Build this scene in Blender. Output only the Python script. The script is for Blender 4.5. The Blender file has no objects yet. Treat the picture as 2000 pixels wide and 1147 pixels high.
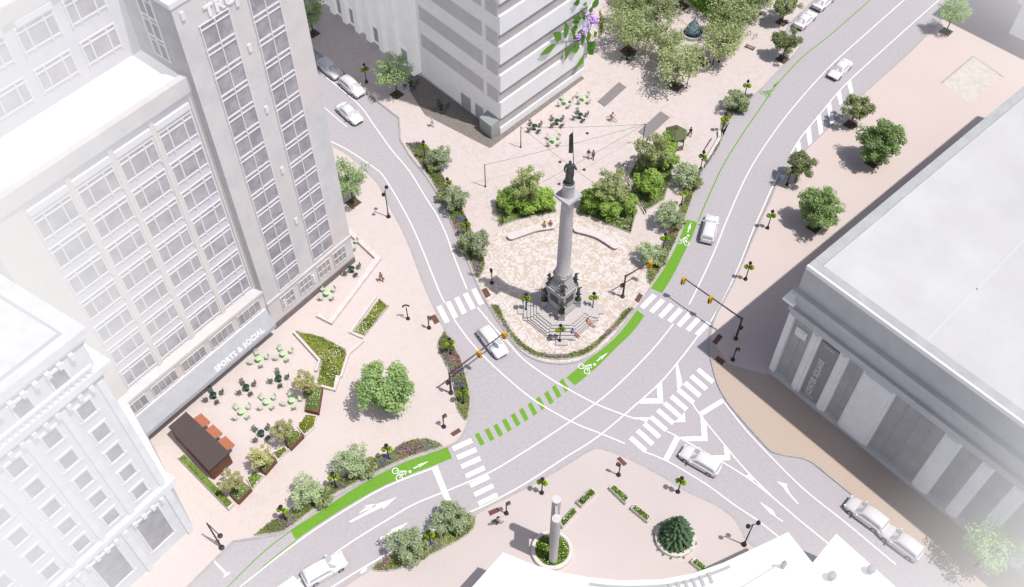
import bpy, math, random
from mathutils import Vector, Matrix
random.seed(11)
R = math.radians
scene = bpy.context.scene
COL = scene.collection

# ------------------------------------------------------------------ survey: photo pixel -> point on the real ground
F = 1972.0; TH = R(53); DIST = 131.0; CX, CY = 1000.0, 573.5
CT, ST = math.cos(TH), math.sin(TH)
CAM = (0.0, -DIST * CT, DIST * ST)
def ray(px, py):
    u = (px - CX) / F; v = -(py - CY) / F
    return (u, CT + v * ST, -ST + v * CT)
def G(px, py, z=0.12):
    d = ray(px, py); t = (z - CAM[2]) / d[2]
    return (CAM[0] + t * d[0], CAM[1] + t * d[1])
def G3(px, py, z=0.12):
    x, y = G(px, py, z); return Vector((x, y, z))
def GP(pts, z=0.12): return [G(px, py, z) for px, py in pts]

# ------------------------------------------------------------------ camera, light, world
cam = bpy.data.cameras.new('camera'); co = bpy.data.objects.new('camera', cam); COL.objects.link(co)
cam.sensor_width = 36; cam.lens = 36 * F / 2000.0
cam.clip_start = 1; cam.clip_end = 6000
co.location = CAM; co.rotation_euler = (R(90) - TH, 0, 0)
scene.camera = co
SUNV = Vector((0.385, -0.185, 1.0)).normalized()
sl = bpy.data.lights.new('sun', 'SUN'); sl.energy = 4.2; sl.angle = R(0.7); sl.color = (1, 0.965, 0.92)
so = bpy.data.objects.new('sun', sl); COL.objects.link(so)
so.rotation_euler = (-SUNV).to_track_quat('-Z', 'Y').to_euler(); so.location = (40, -20, 120)
w = bpy.data.worlds.new('World'); scene.world = w; w.use_nodes = True
nt = w.node_tree; nt.nodes.clear()
sky = nt.nodes.new('ShaderNodeTexSky'); sky.sky_type = 'NISHITA'; sky.sun_disc = False
sky.sun_elevation = math.asin(SUNV.z); sky.sun_rotation = math.atan2(SUNV.x, SUNV.y)
sky.air_density = 0.7; sky.dust_density = 1.8; sky.ozone_density = 0.6
bg = nt.nodes.new('ShaderNodeBackground'); bg.inputs[1].default_value = 0.132
wo = nt.nodes.new('ShaderNodeOutputWorld')
nt.links.new(sky.outputs[0], bg.inputs[0]); nt.links.new(bg.outputs[0], wo.inputs[0])
scene.view_settings.view_transform = 'Standard'; scene.view_settings.look = 'None'
scene.view_settings.exposure = 0; scene.view_settings.gamma = 1
scene.render.engine = 'CYCLES'
scene.cycles.max_bounces = 6; scene.cycles.transparent_max_bounces = 8
scene.cycles.use_denoising = True

# ------------------------------------------------------------------ materials
def lin(c):
    return tuple((x / 12.92 if x <= 0.04045 else ((x + 0.055) / 1.055) ** 2.4) for x in c)
def white_fade_group():  # painted fade to white: emission mixed into each material by world position
    g = bpy.data.node_groups.new('white_fade', 'ShaderNodeTree')
    g.interface.new_socket('Shader', in_out='INPUT', socket_type='NodeSocketShader')
    s = g.interface.new_socket('Base', in_out='INPUT', socket_type='NodeSocketFloat'); s.default_value = 0
    s = g.interface.new_socket('Strength', in_out='INPUT', socket_type='NodeSocketFloat'); s.default_value = 1
    g.interface.new_socket('Shader', in_out='OUTPUT', socket_type='NodeSocketShader')
    N, L = g.nodes, g.links
    gi = N.new('NodeGroupInput'); go = N.new('NodeGroupOutput')
    geo = N.new('ShaderNodeNewGeometry'); sep = N.new('ShaderNodeSeparateXYZ'); L.new(geo.outputs['Position'], sep.inputs[0])
    def mr(src, a, b, c, d, smooth=False):
        m = N.new('ShaderNodeMapRange'); m.inputs[1].default_value = a; m.inputs[2].default_value = b
        m.inputs[3].default_value = c; m.inputs[4].default_value = d
        if smooth: m.interpolation_type = 'SMOOTHSTEP'
        L.new(src, m.inputs[0]); return m.outputs[0]
    def ma(op, a, b=None, clamp=False):
        m = N.new('ShaderNodeMath'); m.operation = op; m.use_clamp = clamp
        for i, q in enumerate((a, b)):
            if q is None: continue
            if isinstance(q, (int, float)): m.inputs[i].default_value = q
            else: L.new(q, m.inputs[i])
        return m.outputs[0]
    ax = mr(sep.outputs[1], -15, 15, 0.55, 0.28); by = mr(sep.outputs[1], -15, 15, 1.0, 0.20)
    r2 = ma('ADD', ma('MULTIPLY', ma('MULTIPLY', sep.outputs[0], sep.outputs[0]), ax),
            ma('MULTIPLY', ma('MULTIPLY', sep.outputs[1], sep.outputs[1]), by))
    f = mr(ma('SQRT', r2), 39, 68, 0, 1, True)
    hi_ = ma('MULTIPLY', mr(sep.outputs[0], -27, -48, 0, 0.7, True), mr(sep.outputs[2], 4, 16, 0, 1, True))   # extra white glow mixed into high surfaces at the west edge
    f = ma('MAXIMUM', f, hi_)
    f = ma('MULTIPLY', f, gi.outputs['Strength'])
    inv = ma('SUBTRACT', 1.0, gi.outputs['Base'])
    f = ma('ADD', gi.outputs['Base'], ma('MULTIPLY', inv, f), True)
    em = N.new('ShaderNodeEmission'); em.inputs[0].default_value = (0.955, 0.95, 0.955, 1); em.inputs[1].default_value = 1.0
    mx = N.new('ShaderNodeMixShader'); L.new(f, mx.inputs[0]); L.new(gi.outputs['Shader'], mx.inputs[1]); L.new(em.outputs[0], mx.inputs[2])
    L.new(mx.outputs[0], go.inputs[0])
    return g
WHITE_FADE = white_fade_group()

def mat(name, c, rough=0.8, c2=None, scale=3.0, detail=4.0, lo=0.35, hi=0.65, base=0.0, strength=1.0, kind='noise',
        leaf=False, spec=0.3, metal=0.0, c3=None, bump=0.0):
    m = bpy.data.materials.new(name); m.use_nodes = True
    N, L = m.node_tree.nodes, m.node_tree.links; N.clear()
    out = N.new('ShaderNodeOutputMaterial'); p = N.new('ShaderNodeBsdfPrincipled')
    p.inputs['Roughness'].default_value = rough; p.inputs['Specular IOR Level'].default_value = spec
    p.inputs['Metallic'].default_value = metal
    col = None
    rgba = lambda q: (q[0], q[1], q[2], 1)
    if c2 is None: p.inputs['Base Color'].default_value = rgba(c)
    else:
        geo = N.new('ShaderNodeNewGeometry'); pos = geo.outputs['Position']
        mix = N.new('ShaderNodeMix'); mix.data_type = 'RGBA'; mix.inputs[6].default_value = rgba(c); mix.inputs[7].default_value = rgba(c2)
        ramp = N.new('ShaderNodeMapRange'); ramp.inputs[1].default_value = lo; ramp.inputs[2].default_value = hi
        if kind == 'noise':
            n = N.new('ShaderNodeTexNoise'); n.inputs['Scale'].default_value = scale; n.inputs['Detail'].default_value = detail
            n.inputs['Roughness'].default_value = 0.65
            L.new(pos, n.inputs['Vector']); L.new(n.outputs['Fac'], ramp.inputs[0])
        elif kind == 'tint':
            a = N.new('ShaderNodeAttribute'); a.attribute_name = 'tint'; L.new(a.outputs['Fac'], ramp.inputs[0])
        elif kind in ('mosaic', 'brick'):
            mp = N.new('ShaderNodeMapping'); mp.inputs['Rotation'].default_value = (0, 0, R(3 if kind == 'mosaic' else 42)); L.new(pos, mp.inputs['Vector'])
            if kind == 'mosaic':
                sn = N.new('ShaderNodeVectorMath'); sn.operation = 'SNAP'; sn.inputs[1].default_value = (1 / scale, 1 / scale, 50)
                L.new(mp.outputs[0], sn.inputs[0])
                wn = N.new('ShaderNodeTexWhiteNoise'); L.new(sn.outputs[0], wn.inputs['Vector'])
                n = N.new('ShaderNodeTexNoise'); n.inputs['Scale'].default_value = 0.9; n.inputs['Detail'].default_value = 3; L.new(sn.outputs[0], n.inputs['Vector'])
                ad = N.new('ShaderNodeMath'); ad.operation = 'MULTIPLY_ADD'; ad.inputs[1].default_value = 0.45
                L.new(wn.outputs['Value'], ad.inputs[0]); L.new(n.outputs['Fac'], ad.inputs[2]); L.new(ad.outputs[0], ramp.inputs[0])
            else:
                b = N.new('ShaderNodeTexBrick'); b.inputs['Scale'].default_value = scale; b.inputs['Mortar Size'].default_value = 0.035
                b.inputs['Color1'].default_value = (0.75, 0.75, 0.75, 1); b.inputs['Color2'].default_value = (1, 1, 1, 1); b.inputs['Mortar'].default_value = (0, 0, 0, 1)
                L.new(mp.outputs[0], b.inputs['Vector']); L.new(b.outputs['Color'], ramp.inputs[0])
        L.new(ramp.outputs[0], mix.inputs[0]); col = mix.outputs[2]
        if c3 is not None:
            n3 = N.new('ShaderNodeTexNoise'); n3.inputs['Scale'].default_value = 0.12 if kind != 'tint' else 0.5; n3.inputs['Detail'].default_value = 5; L.new(pos, n3.inputs['Vector'])
            r3 = N.new('ShaderNodeMapRange'); r3.inputs[1].default_value = 0.42; r3.inputs[2].default_value = 0.68; r3.inputs[4].default_value = 0.75; L.new(n3.outputs['Fac'], r3.inputs[0])
            m3 = N.new('ShaderNodeMix'); m3.data_type = 'RGBA'; L.new(r3.outputs[0], m3.inputs[0]); L.new(col, m3.inputs[6]); m3.inputs[7].default_value = rgba(c3); col = m3.outputs[2]
        if leaf:
            oi = N.new('ShaderNodeObjectInfo'); hs = N.new('ShaderNodeHueSaturation')
            vr = N.new('ShaderNodeMapRange'); vr.inputs[3].default_value = 0.82; vr.inputs[4].default_value = 1.18; L.new(oi.outputs['Random'], vr.inputs[0])
            L.new(vr.outputs[0], hs.inputs['Value']); L.new(col, hs.inputs['Color']); col = hs.outputs[0]
        L.new(col, p.inputs['Base Color'])
    if bump:
        nb = N.new('ShaderNodeTexNoise'); nb.inputs['Scale'].default_value = 9; nb.inputs['Detail'].default_value = 5
        bm_ = N.new('ShaderNodeBump'); bm_.inputs['Strength'].default_value = bump; bm_.inputs['Distance'].default_value = 0.05
        gb = N.new('ShaderNodeNewGeometry'); L.new(gb.outputs['Position'], nb.inputs['Vector']); L.new(nb.outputs['Fac'], bm_.inputs['Height']); L.new(bm_.outputs[0], p.inputs['Normal'])
    sh = p.outputs[0]
    if leaf:
        t = N.new('ShaderNodeBsdfTranslucent'); mx = N.new('ShaderNodeMixShader'); mx.inputs[0].default_value = 0.42
        if col is not None: L.new(col, t.inputs[0])
        else: t.inputs[0].default_value = rgba(c)
        L.new(sh, mx.inputs[1]); L.new(t.outputs[0], mx.inputs[2]); sh = mx.outputs[0]
    h = N.new('ShaderNodeGroup'); h.node_tree = WHITE_FADE
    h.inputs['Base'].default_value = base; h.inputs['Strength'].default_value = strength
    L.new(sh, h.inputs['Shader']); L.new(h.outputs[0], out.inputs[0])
    return m

M = {}
def mk(k, *a, **kw): M[k] = mat(k, *a, **kw)
mk('asphalt', (0.355, 0.332, 0.352), 0.95, c2=(0.43, 0.405, 0.422), scale=2.6, detail=8, lo=0.3, hi=0.7, c3=(0.40, 0.37, 0.385))
mk('pave_west', (0.55, 0.482, 0.465), 0.9, c2=(0.53, 0.455, 0.415), scale=3.6, kind='mosaic', lo=0.60, hi=0.95, c3=(0.545, 0.485, 0.475))
mk('pave_north', (0.55, 0.48, 0.47), 0.9, c2=(0.49, 0.42, 0.375), scale=3.6, kind='mosaic', lo=0.62, hi=1.0, c3=(0.55, 0.485, 0.475))
mk('pave_mosaic', (0.59, 0.545, 0.52), 0.9, c2=(0.49, 0.405, 0.345), scale=4.2, kind='mosaic', lo=0.66, hi=0.80)
mk('pave_brick', (0.50, 0.415, 0.39), 0.9, c2=(0.57, 0.48, 0.455), scale=1.1, kind='brick', lo=0.0, hi=0.9, c3=(0.55, 0.475, 0.445))
mk('pave_south', (0.465, 0.405, 0.39), 0.9, c2=(0.515, 0.455, 0.44), scale=1.1, kind='brick', lo=0.0, hi=0.9, c3=(0.52, 0.46, 0.45))
mk('pave_tan', (0.385, 0.31, 0.255), 0.9, c2=(0.48, 0.385, 0.32), scale=1.2, kind='brick', lo=0.0, hi=0.9, c3=(0.45, 0.37, 0.315))
mk('pave_shade', (0.17, 0.15, 0.135), 0.9, c2=(0.23, 0.2, 0.18), scale=3)
mk('kerb', (0.42, 0.39, 0.38), 0.9, c2=(0.34, 0.315, 0.31), scale=2)
mk('white_paint', (0.78, 0.77, 0.77), 0.7, c2=(0.70, 0.69, 0.695), scale=4, lo=0.45, hi=0.75)
mk('green_paint', (0.125, 0.29, 0.022), 0.8, c2=(0.145, 0.32, 0.03), scale=2.0)
mk('stone_white', (0.62, 0.57, 0.55), 0.85, c2=(0.54, 0.49, 0.47), scale=1.5)
mk('granite', (0.47, 0.445, 0.445), 0.75, c2=(0.39, 0.37, 0.37), scale=4, detail=6, bump=0.15)
mk('granite_step', (0.51, 0.47, 0.46), 0.8, c2=(0.43, 0.395, 0.39), scale=3, detail=6)
mk('granite_dark', (0.42, 0.40, 0.40), 0.75, c2=(0.34, 0.325, 0.325), scale=4, detail=6, bump=0.15)
mk('bronze', (0.05, 0.058, 0.052), 0.55, c2=(0.085, 0.098, 0.086), scale=5, metal=0.25)
mk('iron', (0.022, 0.018, 0.018), 0.5, spec=0.4)
mk('brown_metal', (0.075, 0.05, 0.045), 0.55)
mk('steel', (0.30, 0.28, 0.29), 0.45, c2=(0.36, 0.335, 0.345), scale=2)
mk('yellow', (0.55, 0.30, 0.015), 0.5)
mk('lens_red', (0.35, 0.02, 0.01), 0.3); mk('lens_amber', (0.5, 0.22, 0.02), 0.3); mk('lens_green', (0.02, 0.22, 0.08), 0.3)
mk('glass_lamp', (0.30, 0.28, 0.24), 0.2)
mk('tactile', (0.115, 0.052, 0.04), 0.8, c2=(0.15, 0.072, 0.055), scale=8)
mk('soil', (0.075, 0.055, 0.04), 0.95, c2=(0.11, 0.09, 0.055), scale=4)
mk('corten', (0.18, 0.072, 0.045), 0.75, c2=(0.125, 0.05, 0.035), scale=3, detail=6)
mk('corten_light', (0.40, 0.145, 0.08), 0.75, c2=(0.33, 0.115, 0.065), scale=4, detail=6)
mk('kiosk_roof', (0.062, 0.048, 0.047), 0.9, c2=(0.085, 0.067, 0.064), scale=6, detail=7)
mk('kiosk_dark', (0.02, 0.018, 0.018), 0.6)
mk('mint', (0.42, 0.62, 0.32), 0.5); mk('pale_chair', (0.42, 0.47, 0.37), 0.55)
mk('dark_green', (0.012, 0.052, 0.028), 0.45); mk('dark_chair', (0.085, 0.095, 0.085), 0.5)
mk('olive_roof', (0.085, 0.105, 0.04), 0.7, c2=(0.11, 0.13, 0.055), scale=2)
mk('wood', (0.20, 0.165, 0.12), 0.8)
mk('shadow_grey', (0.20, 0.18, 0.185), 0.8, c2=(0.235, 0.215, 0.22), scale=5)
mk('pool', (0.12, 0.21, 0.24), 0.3, c2=(0.17, 0.27, 0.28), scale=5)
mk('car_white', (0.66, 0.645, 0.655), 0.35, spec=0.4); mk('car_grey', (0.60, 0.585, 0.60), 0.3, spec=0.5)
mk('car_glass', (0.43, 0.42, 0.44), 0.2, spec=0.5); mk('tyre', (0.05, 0.05, 0.055), 0.8); mk('rim', (0.4, 0.4, 0.42), 0.4, metal=0.5)
mk('car_dark', (0.16, 0.155, 0.165), 0.5); mk('headlight', (0.75, 0.75, 0.78), 0.15); mk('taillight', (0.33, 0.16, 0.16), 0.3)
mk('skin', (0.50, 0.30, 0.21), 0.6); mk('hair_dark', (0.03, 0.02, 0.015), 0.7); mk('hair_fair', (0.42, 0.28, 0.11), 0.7); mk('hair_brown', (0.09, 0.045, 0.02), 0.7)
for k, c in dict(orange=(0.75, 0.27, 0.08), red=(0.5, 0.03, 0.04), blue=(0.10, 0.20, 0.42), navy=(0.02, 0.025, 0.05), black=(0.02, 0.02, 0.022), white=(0.7, 0.7, 0.72),
                 gold=(0.6, 0.40, 0.05), khaki=(0.22, 0.15, 0.09), grey=(0.28, 0.28, 0.30), rust=(0.42, 0.12, 0.04), denim=(0.14, 0.2, 0.32)).items():
    mk('cloth_' + k, c, 0.85)
def leafm(k, a, b, **kw): mk(k, a, 0.6, c2=b, kind='tint', lo=0, hi=1, leaf=True, spec=0.2, **kw)
leafm('leaf_bright', (0.19, 0.325, 0.045), (0.47, 0.63, 0.165))
leafm('leaf_mid', (0.21, 0.32, 0.11), (0.46, 0.61, 0.265))
leafm('leaf_yellow', (0.29, 0.42, 0.17), (0.52, 0.65, 0.34))
leafm('leaf_grove', (0.26, 0.315, 0.125), (0.50, 0.56, 0.30))
leafm('leaf_olive', (0.26, 0.31, 0.11), (0.52, 0.575, 0.285))
leafm('leaf_dark', (0.17, 0.215, 0.085), (0.42, 0.475, 0.235))
leafm('leaf_silver', (0.28, 0.365, 0.19), (0.57, 0.65, 0.41))
leafm('leaf_conifer', (0.045, 0.095, 0.045), (0.14, 0.23, 0.12))
leafm('leaf_basket', (0.13, 0.24, 0.008), (0.50, 0.70, 0.03))
leafm('leaf_planter', (0.34, 0.35, 0.13), (0.64, 0.62, 0.32))
leafm('ground_leaf', (0.165, 0.215, 0.065), (0.42, 0.46, 0.18))
leafm('grass_leaf', (0.13, 0.28, 0.03), (0.34, 0.52, 0.09))
leafm('meadow_leaf', (0.16, 0.22, 0.025), (0.42, 0.47, 0.10))
leafm('shade_leaf', (0.13, 0.20, 0.055), (0.36, 0.47, 0.15))
leafm('yellow_grass', (0.22, 0.28, 0.01), (0.44, 0.48, 0.05))
leafm('facade_leaf', (0.10, 0.25, 0.035), (0.2, 0.40, 0.07))
mk('bark', (0.085, 0.06, 0.045), 0.9, c2=(0.13, 0.1, 0.08), scale=6)
for k, c in dict(purple=(0.26, 0.07, 0.45), violet=(0.12, 0.10, 0.50), pink=(0.55, 0.13, 0.40), magenta=(0.5, 0.05, 0.28), white=(0.75, 0.75, 0.68), lilac=(0.55, 0.36, 0.75)).items():
    mk('flower_' + k, c, 0.7)
# buildings (base sets how much white glow is mixed into the colour)
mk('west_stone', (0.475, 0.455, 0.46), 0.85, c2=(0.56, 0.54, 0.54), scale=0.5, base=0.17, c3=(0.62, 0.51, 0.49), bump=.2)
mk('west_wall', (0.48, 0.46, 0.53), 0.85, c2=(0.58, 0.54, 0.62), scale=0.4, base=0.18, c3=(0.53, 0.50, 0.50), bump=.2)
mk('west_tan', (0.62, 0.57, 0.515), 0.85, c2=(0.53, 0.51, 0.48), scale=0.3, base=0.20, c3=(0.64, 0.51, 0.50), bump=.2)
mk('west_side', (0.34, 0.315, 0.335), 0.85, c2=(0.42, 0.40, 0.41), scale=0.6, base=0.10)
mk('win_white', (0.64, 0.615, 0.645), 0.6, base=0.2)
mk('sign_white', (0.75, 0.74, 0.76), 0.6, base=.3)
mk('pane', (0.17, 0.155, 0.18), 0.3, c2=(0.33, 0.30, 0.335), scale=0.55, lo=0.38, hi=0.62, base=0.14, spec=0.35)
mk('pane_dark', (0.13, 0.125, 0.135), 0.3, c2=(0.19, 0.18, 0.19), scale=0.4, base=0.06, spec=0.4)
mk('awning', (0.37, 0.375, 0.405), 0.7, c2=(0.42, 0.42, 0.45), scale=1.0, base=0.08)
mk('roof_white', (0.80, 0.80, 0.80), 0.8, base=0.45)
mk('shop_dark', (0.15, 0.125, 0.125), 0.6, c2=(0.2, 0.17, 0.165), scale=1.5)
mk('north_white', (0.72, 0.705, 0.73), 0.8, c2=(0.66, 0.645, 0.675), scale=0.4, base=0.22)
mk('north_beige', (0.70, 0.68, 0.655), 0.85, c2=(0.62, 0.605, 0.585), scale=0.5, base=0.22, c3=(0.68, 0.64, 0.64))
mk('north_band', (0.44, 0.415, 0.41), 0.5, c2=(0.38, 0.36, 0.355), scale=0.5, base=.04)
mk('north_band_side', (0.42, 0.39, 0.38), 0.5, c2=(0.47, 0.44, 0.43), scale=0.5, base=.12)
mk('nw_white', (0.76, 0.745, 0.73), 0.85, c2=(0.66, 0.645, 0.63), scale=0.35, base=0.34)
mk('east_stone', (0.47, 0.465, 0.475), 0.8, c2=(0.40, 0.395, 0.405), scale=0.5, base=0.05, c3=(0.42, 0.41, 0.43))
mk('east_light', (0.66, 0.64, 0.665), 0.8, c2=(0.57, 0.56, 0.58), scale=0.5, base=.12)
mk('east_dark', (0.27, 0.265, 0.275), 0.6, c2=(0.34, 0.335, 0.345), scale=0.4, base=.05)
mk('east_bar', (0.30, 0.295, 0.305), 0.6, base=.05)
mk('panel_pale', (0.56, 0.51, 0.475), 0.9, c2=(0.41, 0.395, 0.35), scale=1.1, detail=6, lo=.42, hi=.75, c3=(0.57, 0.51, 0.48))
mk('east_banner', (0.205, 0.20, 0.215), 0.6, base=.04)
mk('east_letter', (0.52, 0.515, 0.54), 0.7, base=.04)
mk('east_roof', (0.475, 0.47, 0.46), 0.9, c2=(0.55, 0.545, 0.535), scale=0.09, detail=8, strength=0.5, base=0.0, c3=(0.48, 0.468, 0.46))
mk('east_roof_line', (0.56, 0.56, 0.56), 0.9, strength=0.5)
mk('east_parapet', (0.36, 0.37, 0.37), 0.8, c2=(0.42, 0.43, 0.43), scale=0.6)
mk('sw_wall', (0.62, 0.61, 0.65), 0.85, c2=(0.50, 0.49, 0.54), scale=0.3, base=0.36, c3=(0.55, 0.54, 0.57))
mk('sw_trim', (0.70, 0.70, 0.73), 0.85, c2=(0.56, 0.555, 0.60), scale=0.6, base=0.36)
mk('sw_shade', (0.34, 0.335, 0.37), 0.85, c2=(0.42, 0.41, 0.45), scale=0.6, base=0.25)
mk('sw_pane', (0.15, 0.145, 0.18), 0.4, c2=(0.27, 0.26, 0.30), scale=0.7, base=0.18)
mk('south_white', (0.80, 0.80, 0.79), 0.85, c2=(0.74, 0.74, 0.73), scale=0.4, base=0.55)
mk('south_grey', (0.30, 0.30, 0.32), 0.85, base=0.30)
mk('step_riser', (0.17, 0.155, 0.155), 0.85)
mk('turf', (0.15, 0.24, 0.04), 0.95, c2=(0.21, 0.31, 0.07), scale=4)
mk('turf_dark', (0.115, 0.14, 0.05), 0.95, c2=(0.16, 0.175, 0.075), scale=4)
mk('glass_pale', (0.30, 0.315, 0.315), 0.3)
mk('bulb', (0.85, 0.82, 0.7), 0.3)

# ------------------------------------------------------------------ mesh builder
class MB:
    def __init__(s): s.v = []; s.f = []; s.m = []; s.t = []
    def add(s, vs, fs, m=0, t=0.5):
        o = len(s.v); s.v.extend([tuple(q) for q in vs])
        for f in fs: s.f.append([i + o for i in f]); s.m.append(m); s.t.append(t)
        return s
    def quad(s, a, b, c, d, m=0, t=0.5): return s.add([a, b, c, d], [(0, 1, 2, 3)], m, t)
    def box(s, c, size, rz=0.0, m=0, M4=None):
        hx, hy, hz = size[0] / 2, size[1] / 2, size[2] / 2; ca, sa = math.cos(rz), math.sin(rz); vs = []
        for z in (-hz, hz):
            for x, y in ((-hx, -hy), (hx, -hy), (hx, hy), (-hx, hy)):
                vs.append((c[0] + x * ca - y * sa, c[1] + x * sa + y * ca, c[2] + z))
        return s.add(vs, [(3, 2, 1, 0), (4, 5, 6, 7), (0, 1, 5, 4), (1, 2, 6, 5), (2, 3, 7, 6), (3, 0, 4, 7)], m)
    def prism(s, pts, z0, z1, m=0, mtop=None, bottom=False):
        a = sum(pts[i][0] * pts[(i + 1) % len(pts)][1] - pts[(i + 1) % len(pts)][0] * pts[i][1] for i in range(len(pts)))
        if a < 0: pts = list(reversed(pts))
        n = len(pts); vs = [(x, y, z0) for x, y in pts] + [(x, y, z1) for x, y in pts]
        s.add(vs, [(i, (i + 1) % n, n + (i + 1) % n, n + i) for i in range(n)], m)
        s.add([(x, y, z1) for x, y in pts], [tuple(range(n))], m if mtop is None else mtop)
        if bottom: s.add([(x, y, z0) for x, y in reversed(pts)], [tuple(range(n))], m)
        return s
    def cyl(s, p0, p1, r0, r1=None, n=10, m=0, cap=True):
        r1 = r0 if r1 is None else r1
        p0, p1 = Vector(p0), Vector(p1); d = (p1 - p0)
        if d.length < 1e-6: return s
        d.normalize(); u = d.orthogonal().normalized(); v = d.cross(u)
        vs = []
        for p, r in ((p0, r0), (p1, r1)):
            for i in range(n):
                a = 2 * math.pi * i / n; vs.append(p + (u * math.cos(a) + v * math.sin(a)) * r)
        fs = [(i, (i + 1) % n, n + (i + 1) % n, n + i) for i in range(n)]
        if cap: fs += [tuple(reversed(range(n))), tuple(range(n, 2 * n))]
        return s.add(vs, fs, m)
    def tube(s, pts, r, n=6, m=0):
        for a, b in zip(pts[:-1], pts[1:]): s.cyl(a, b, r, r, n, m)
        return s
    def lathe(s, prof, c=(0, 0, 0), n=16, m=0, ph=0.0):
        vs = []; k = len(prof)
        for r, z in prof:
            for i in range(n):
                a = 2 * math.pi * i / n + ph; vs.append((c[0] + r * math.cos(a), c[1] + r * math.sin(a), c[2] + z))
        fs = []
        for j in range(k - 1):
            for i in range(n): fs.append((j * n + i, j * n + (i + 1) % n, (j + 1) * n + (i + 1) % n, (j + 1) * n + i))
        fs.append(tuple(reversed(range(n)))); fs.append(tuple(range((k - 1) * n, k * n)))
        return s.add(vs, fs, m)
    def ball(s, c, r, n=10, k=6, m=0, sq=1.0, t=0.5):
        prof = [(max(1e-3, r * math.sin(math.pi * j / k)), -r * sq * math.cos(math.pi * j / k)) for j in range(k + 1)]
        return s.lathe(prof, c, n, m)
    def ribbon(s, pts, wd, z, m=0, closed=False):
        n = len(pts); vs = []
        for i in range(n):
            a = pts[max(0, i - 1)]; b = pts[min(n - 1, i + 1)]
            dx, dy = b[0] - a[0], b[1] - a[1]; l = math.hypot(dx, dy) or 1
            nx, ny = -dy / l * wd / 2, dx / l * wd / 2
            vs += [(pts[i][0] - nx, pts[i][1] - ny, z), (pts[i][0] + nx, pts[i][1] + ny, z)]
        return s.add(vs, [(2 * i, 2 * i + 2, 2 * i + 3, 2 * i + 1) for i in range(n - 1)], m)
    def wall(s, pts, wd, z0, z1, m=0):
        n = len(pts); L_, R_ = [], []
        for i in range(n):
            a = pts[max(0, i - 1)]; b = pts[min(n - 1, i + 1)]
            dx, dy = b[0] - a[0], b[1] - a[1]; l = math.hypot(dx, dy) or 1
            k = 1.0
            if 0 < i < n - 1:
                d1 = Vector((pts[i][0] - a[0], pts[i][1] - a[1])).normalized(); dd = Vector((dx / l, dy / l)); k = 1 / max(0.5, d1.dot(dd))
            nx, ny = -dy / l * wd / 2 * k, dx / l * wd / 2 * k
            L_.append((pts[i][0] + nx, pts[i][1] + ny)); R_.append((pts[i][0] - nx, pts[i][1] - ny))
        return s.prism(L_ + R_[::-1], z0, z1, m)
    def build(s, name, mats, parent=None, smooth=False, loc=None):
        me = bpy.data.meshes.new(name); me.from_pydata(s.v, [], s.f)
        if not isinstance(mats, (list, tuple)): mats = [mats]
        for q in mats: me.materials.append(M[q])
        if len(mats) > 1: me.polygons.foreach_set('material_index', s.m)
        if any(q != 0.5 for q in s.t):
            at = me.attributes.new('tint', 'FLOAT', 'FACE'); at.data.foreach_set('value', s.t)
        if smooth: me.polygons.foreach_set('use_smooth', [True] * len(s.f))
        me.update()
        o = bpy.data.objects.new(name, me); COL.objects.link(o)
        if parent is not None: o.parent = parent
        if loc is not None: o.location = loc
        return o
def sharp(o, ang=40):
    o.data.set_sharp_from_angle(angle=R(ang)); return o
def thing(name, label, cat, loc=(0, 0, 0), rz=0.0, group=None):
    o = bpy.data.objects.new(name, None); COL.objects.link(o); o.empty_display_size = 0.3
    o.location = loc; o.rotation_euler = (0, 0, rz); o['label'] = label; o['category'] = cat
    if group: o['group'] = group
    return o
def tag(o, label, cat, group=None):
    o['label'] = label; o['category'] = cat
    if group: o['group'] = group
    return o
def struct(o, kind='structure'): o['kind'] = kind; return o
def kids(o): return [c for c in bpy.data.objects if c.parent == o]
TREE = {}
def remember(o):
    TREE[o.name] = [(c, [(g, []) for g in kids(c)]) for c in kids(o)]
def dup(root, loc, rz=0.0, label=None, group=None, scale=None):
    r = root.copy(); COL.objects.link(r); r.location = loc; r.rotation_euler = (0, 0, rz)
    if scale is not None: r.scale = (scale,) * 3 if isinstance(scale, (int, float)) else scale
    if label: r['label'] = label
    if group: r['group'] = group
    for c, gs in TREE[root.name]:
        cc = c.copy(); COL.objects.link(cc); cc.parent = r
        for g, _ in gs:
            gg = g.copy(); COL.objects.link(gg); gg.parent = cc
    return r
USED = set()
def place(root, loc, rz, label, group=None, scale=None):
    if root.name not in TREE: remember(root)
    if root.name not in USED:
        USED.add(root.name); root.location = loc; root.rotation_euler = (0, 0, rz)
        if scale is not None: root.scale = (scale,) * 3 if isinstance(scale, (int, float)) else scale
        root['label'] = label
        if group: root['group'] = group
        return root
    return dup(root, loc, rz, label, group, scale)
def smooth_line(pts, k=6):
    if len(pts) < 3: return list(pts)
    out = []
    P_ = [pts[0]] + list(pts) + [pts[-1]]
    for i in range(1, len(P_) - 2):
        p0, p1, p2, p3 = P_[i - 1], P_[i], P_[i + 1], P_[i + 2]
        for j in range(k):
            t = j / k
            out.append(tuple(0.5 * (2 * p1[q] + (p2[q] - p0[q]) * t + (2 * p0[q] - 5 * p1[q] + 4 * p2[q] - p3[q]) * t * t + (3 * p1[q] - p0[q] - 3 * p2[q] + p3[q]) * t ** 3) for q in (0, 1)))
    out.append(tuple(pts[-1])); return out
def inside(p, poly):
    x, y = p; c = False; n = len(poly); j = n - 1
    for i in range(n):
        if ((poly[i][1] > y) != (poly[j][1] > y)) and x < (poly[j][0] - poly[i][0]) * (y - poly[i][1]) / (poly[j][1] - poly[i][1]) + poly[i][0]: c = not c
        j = i
    return c
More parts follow.
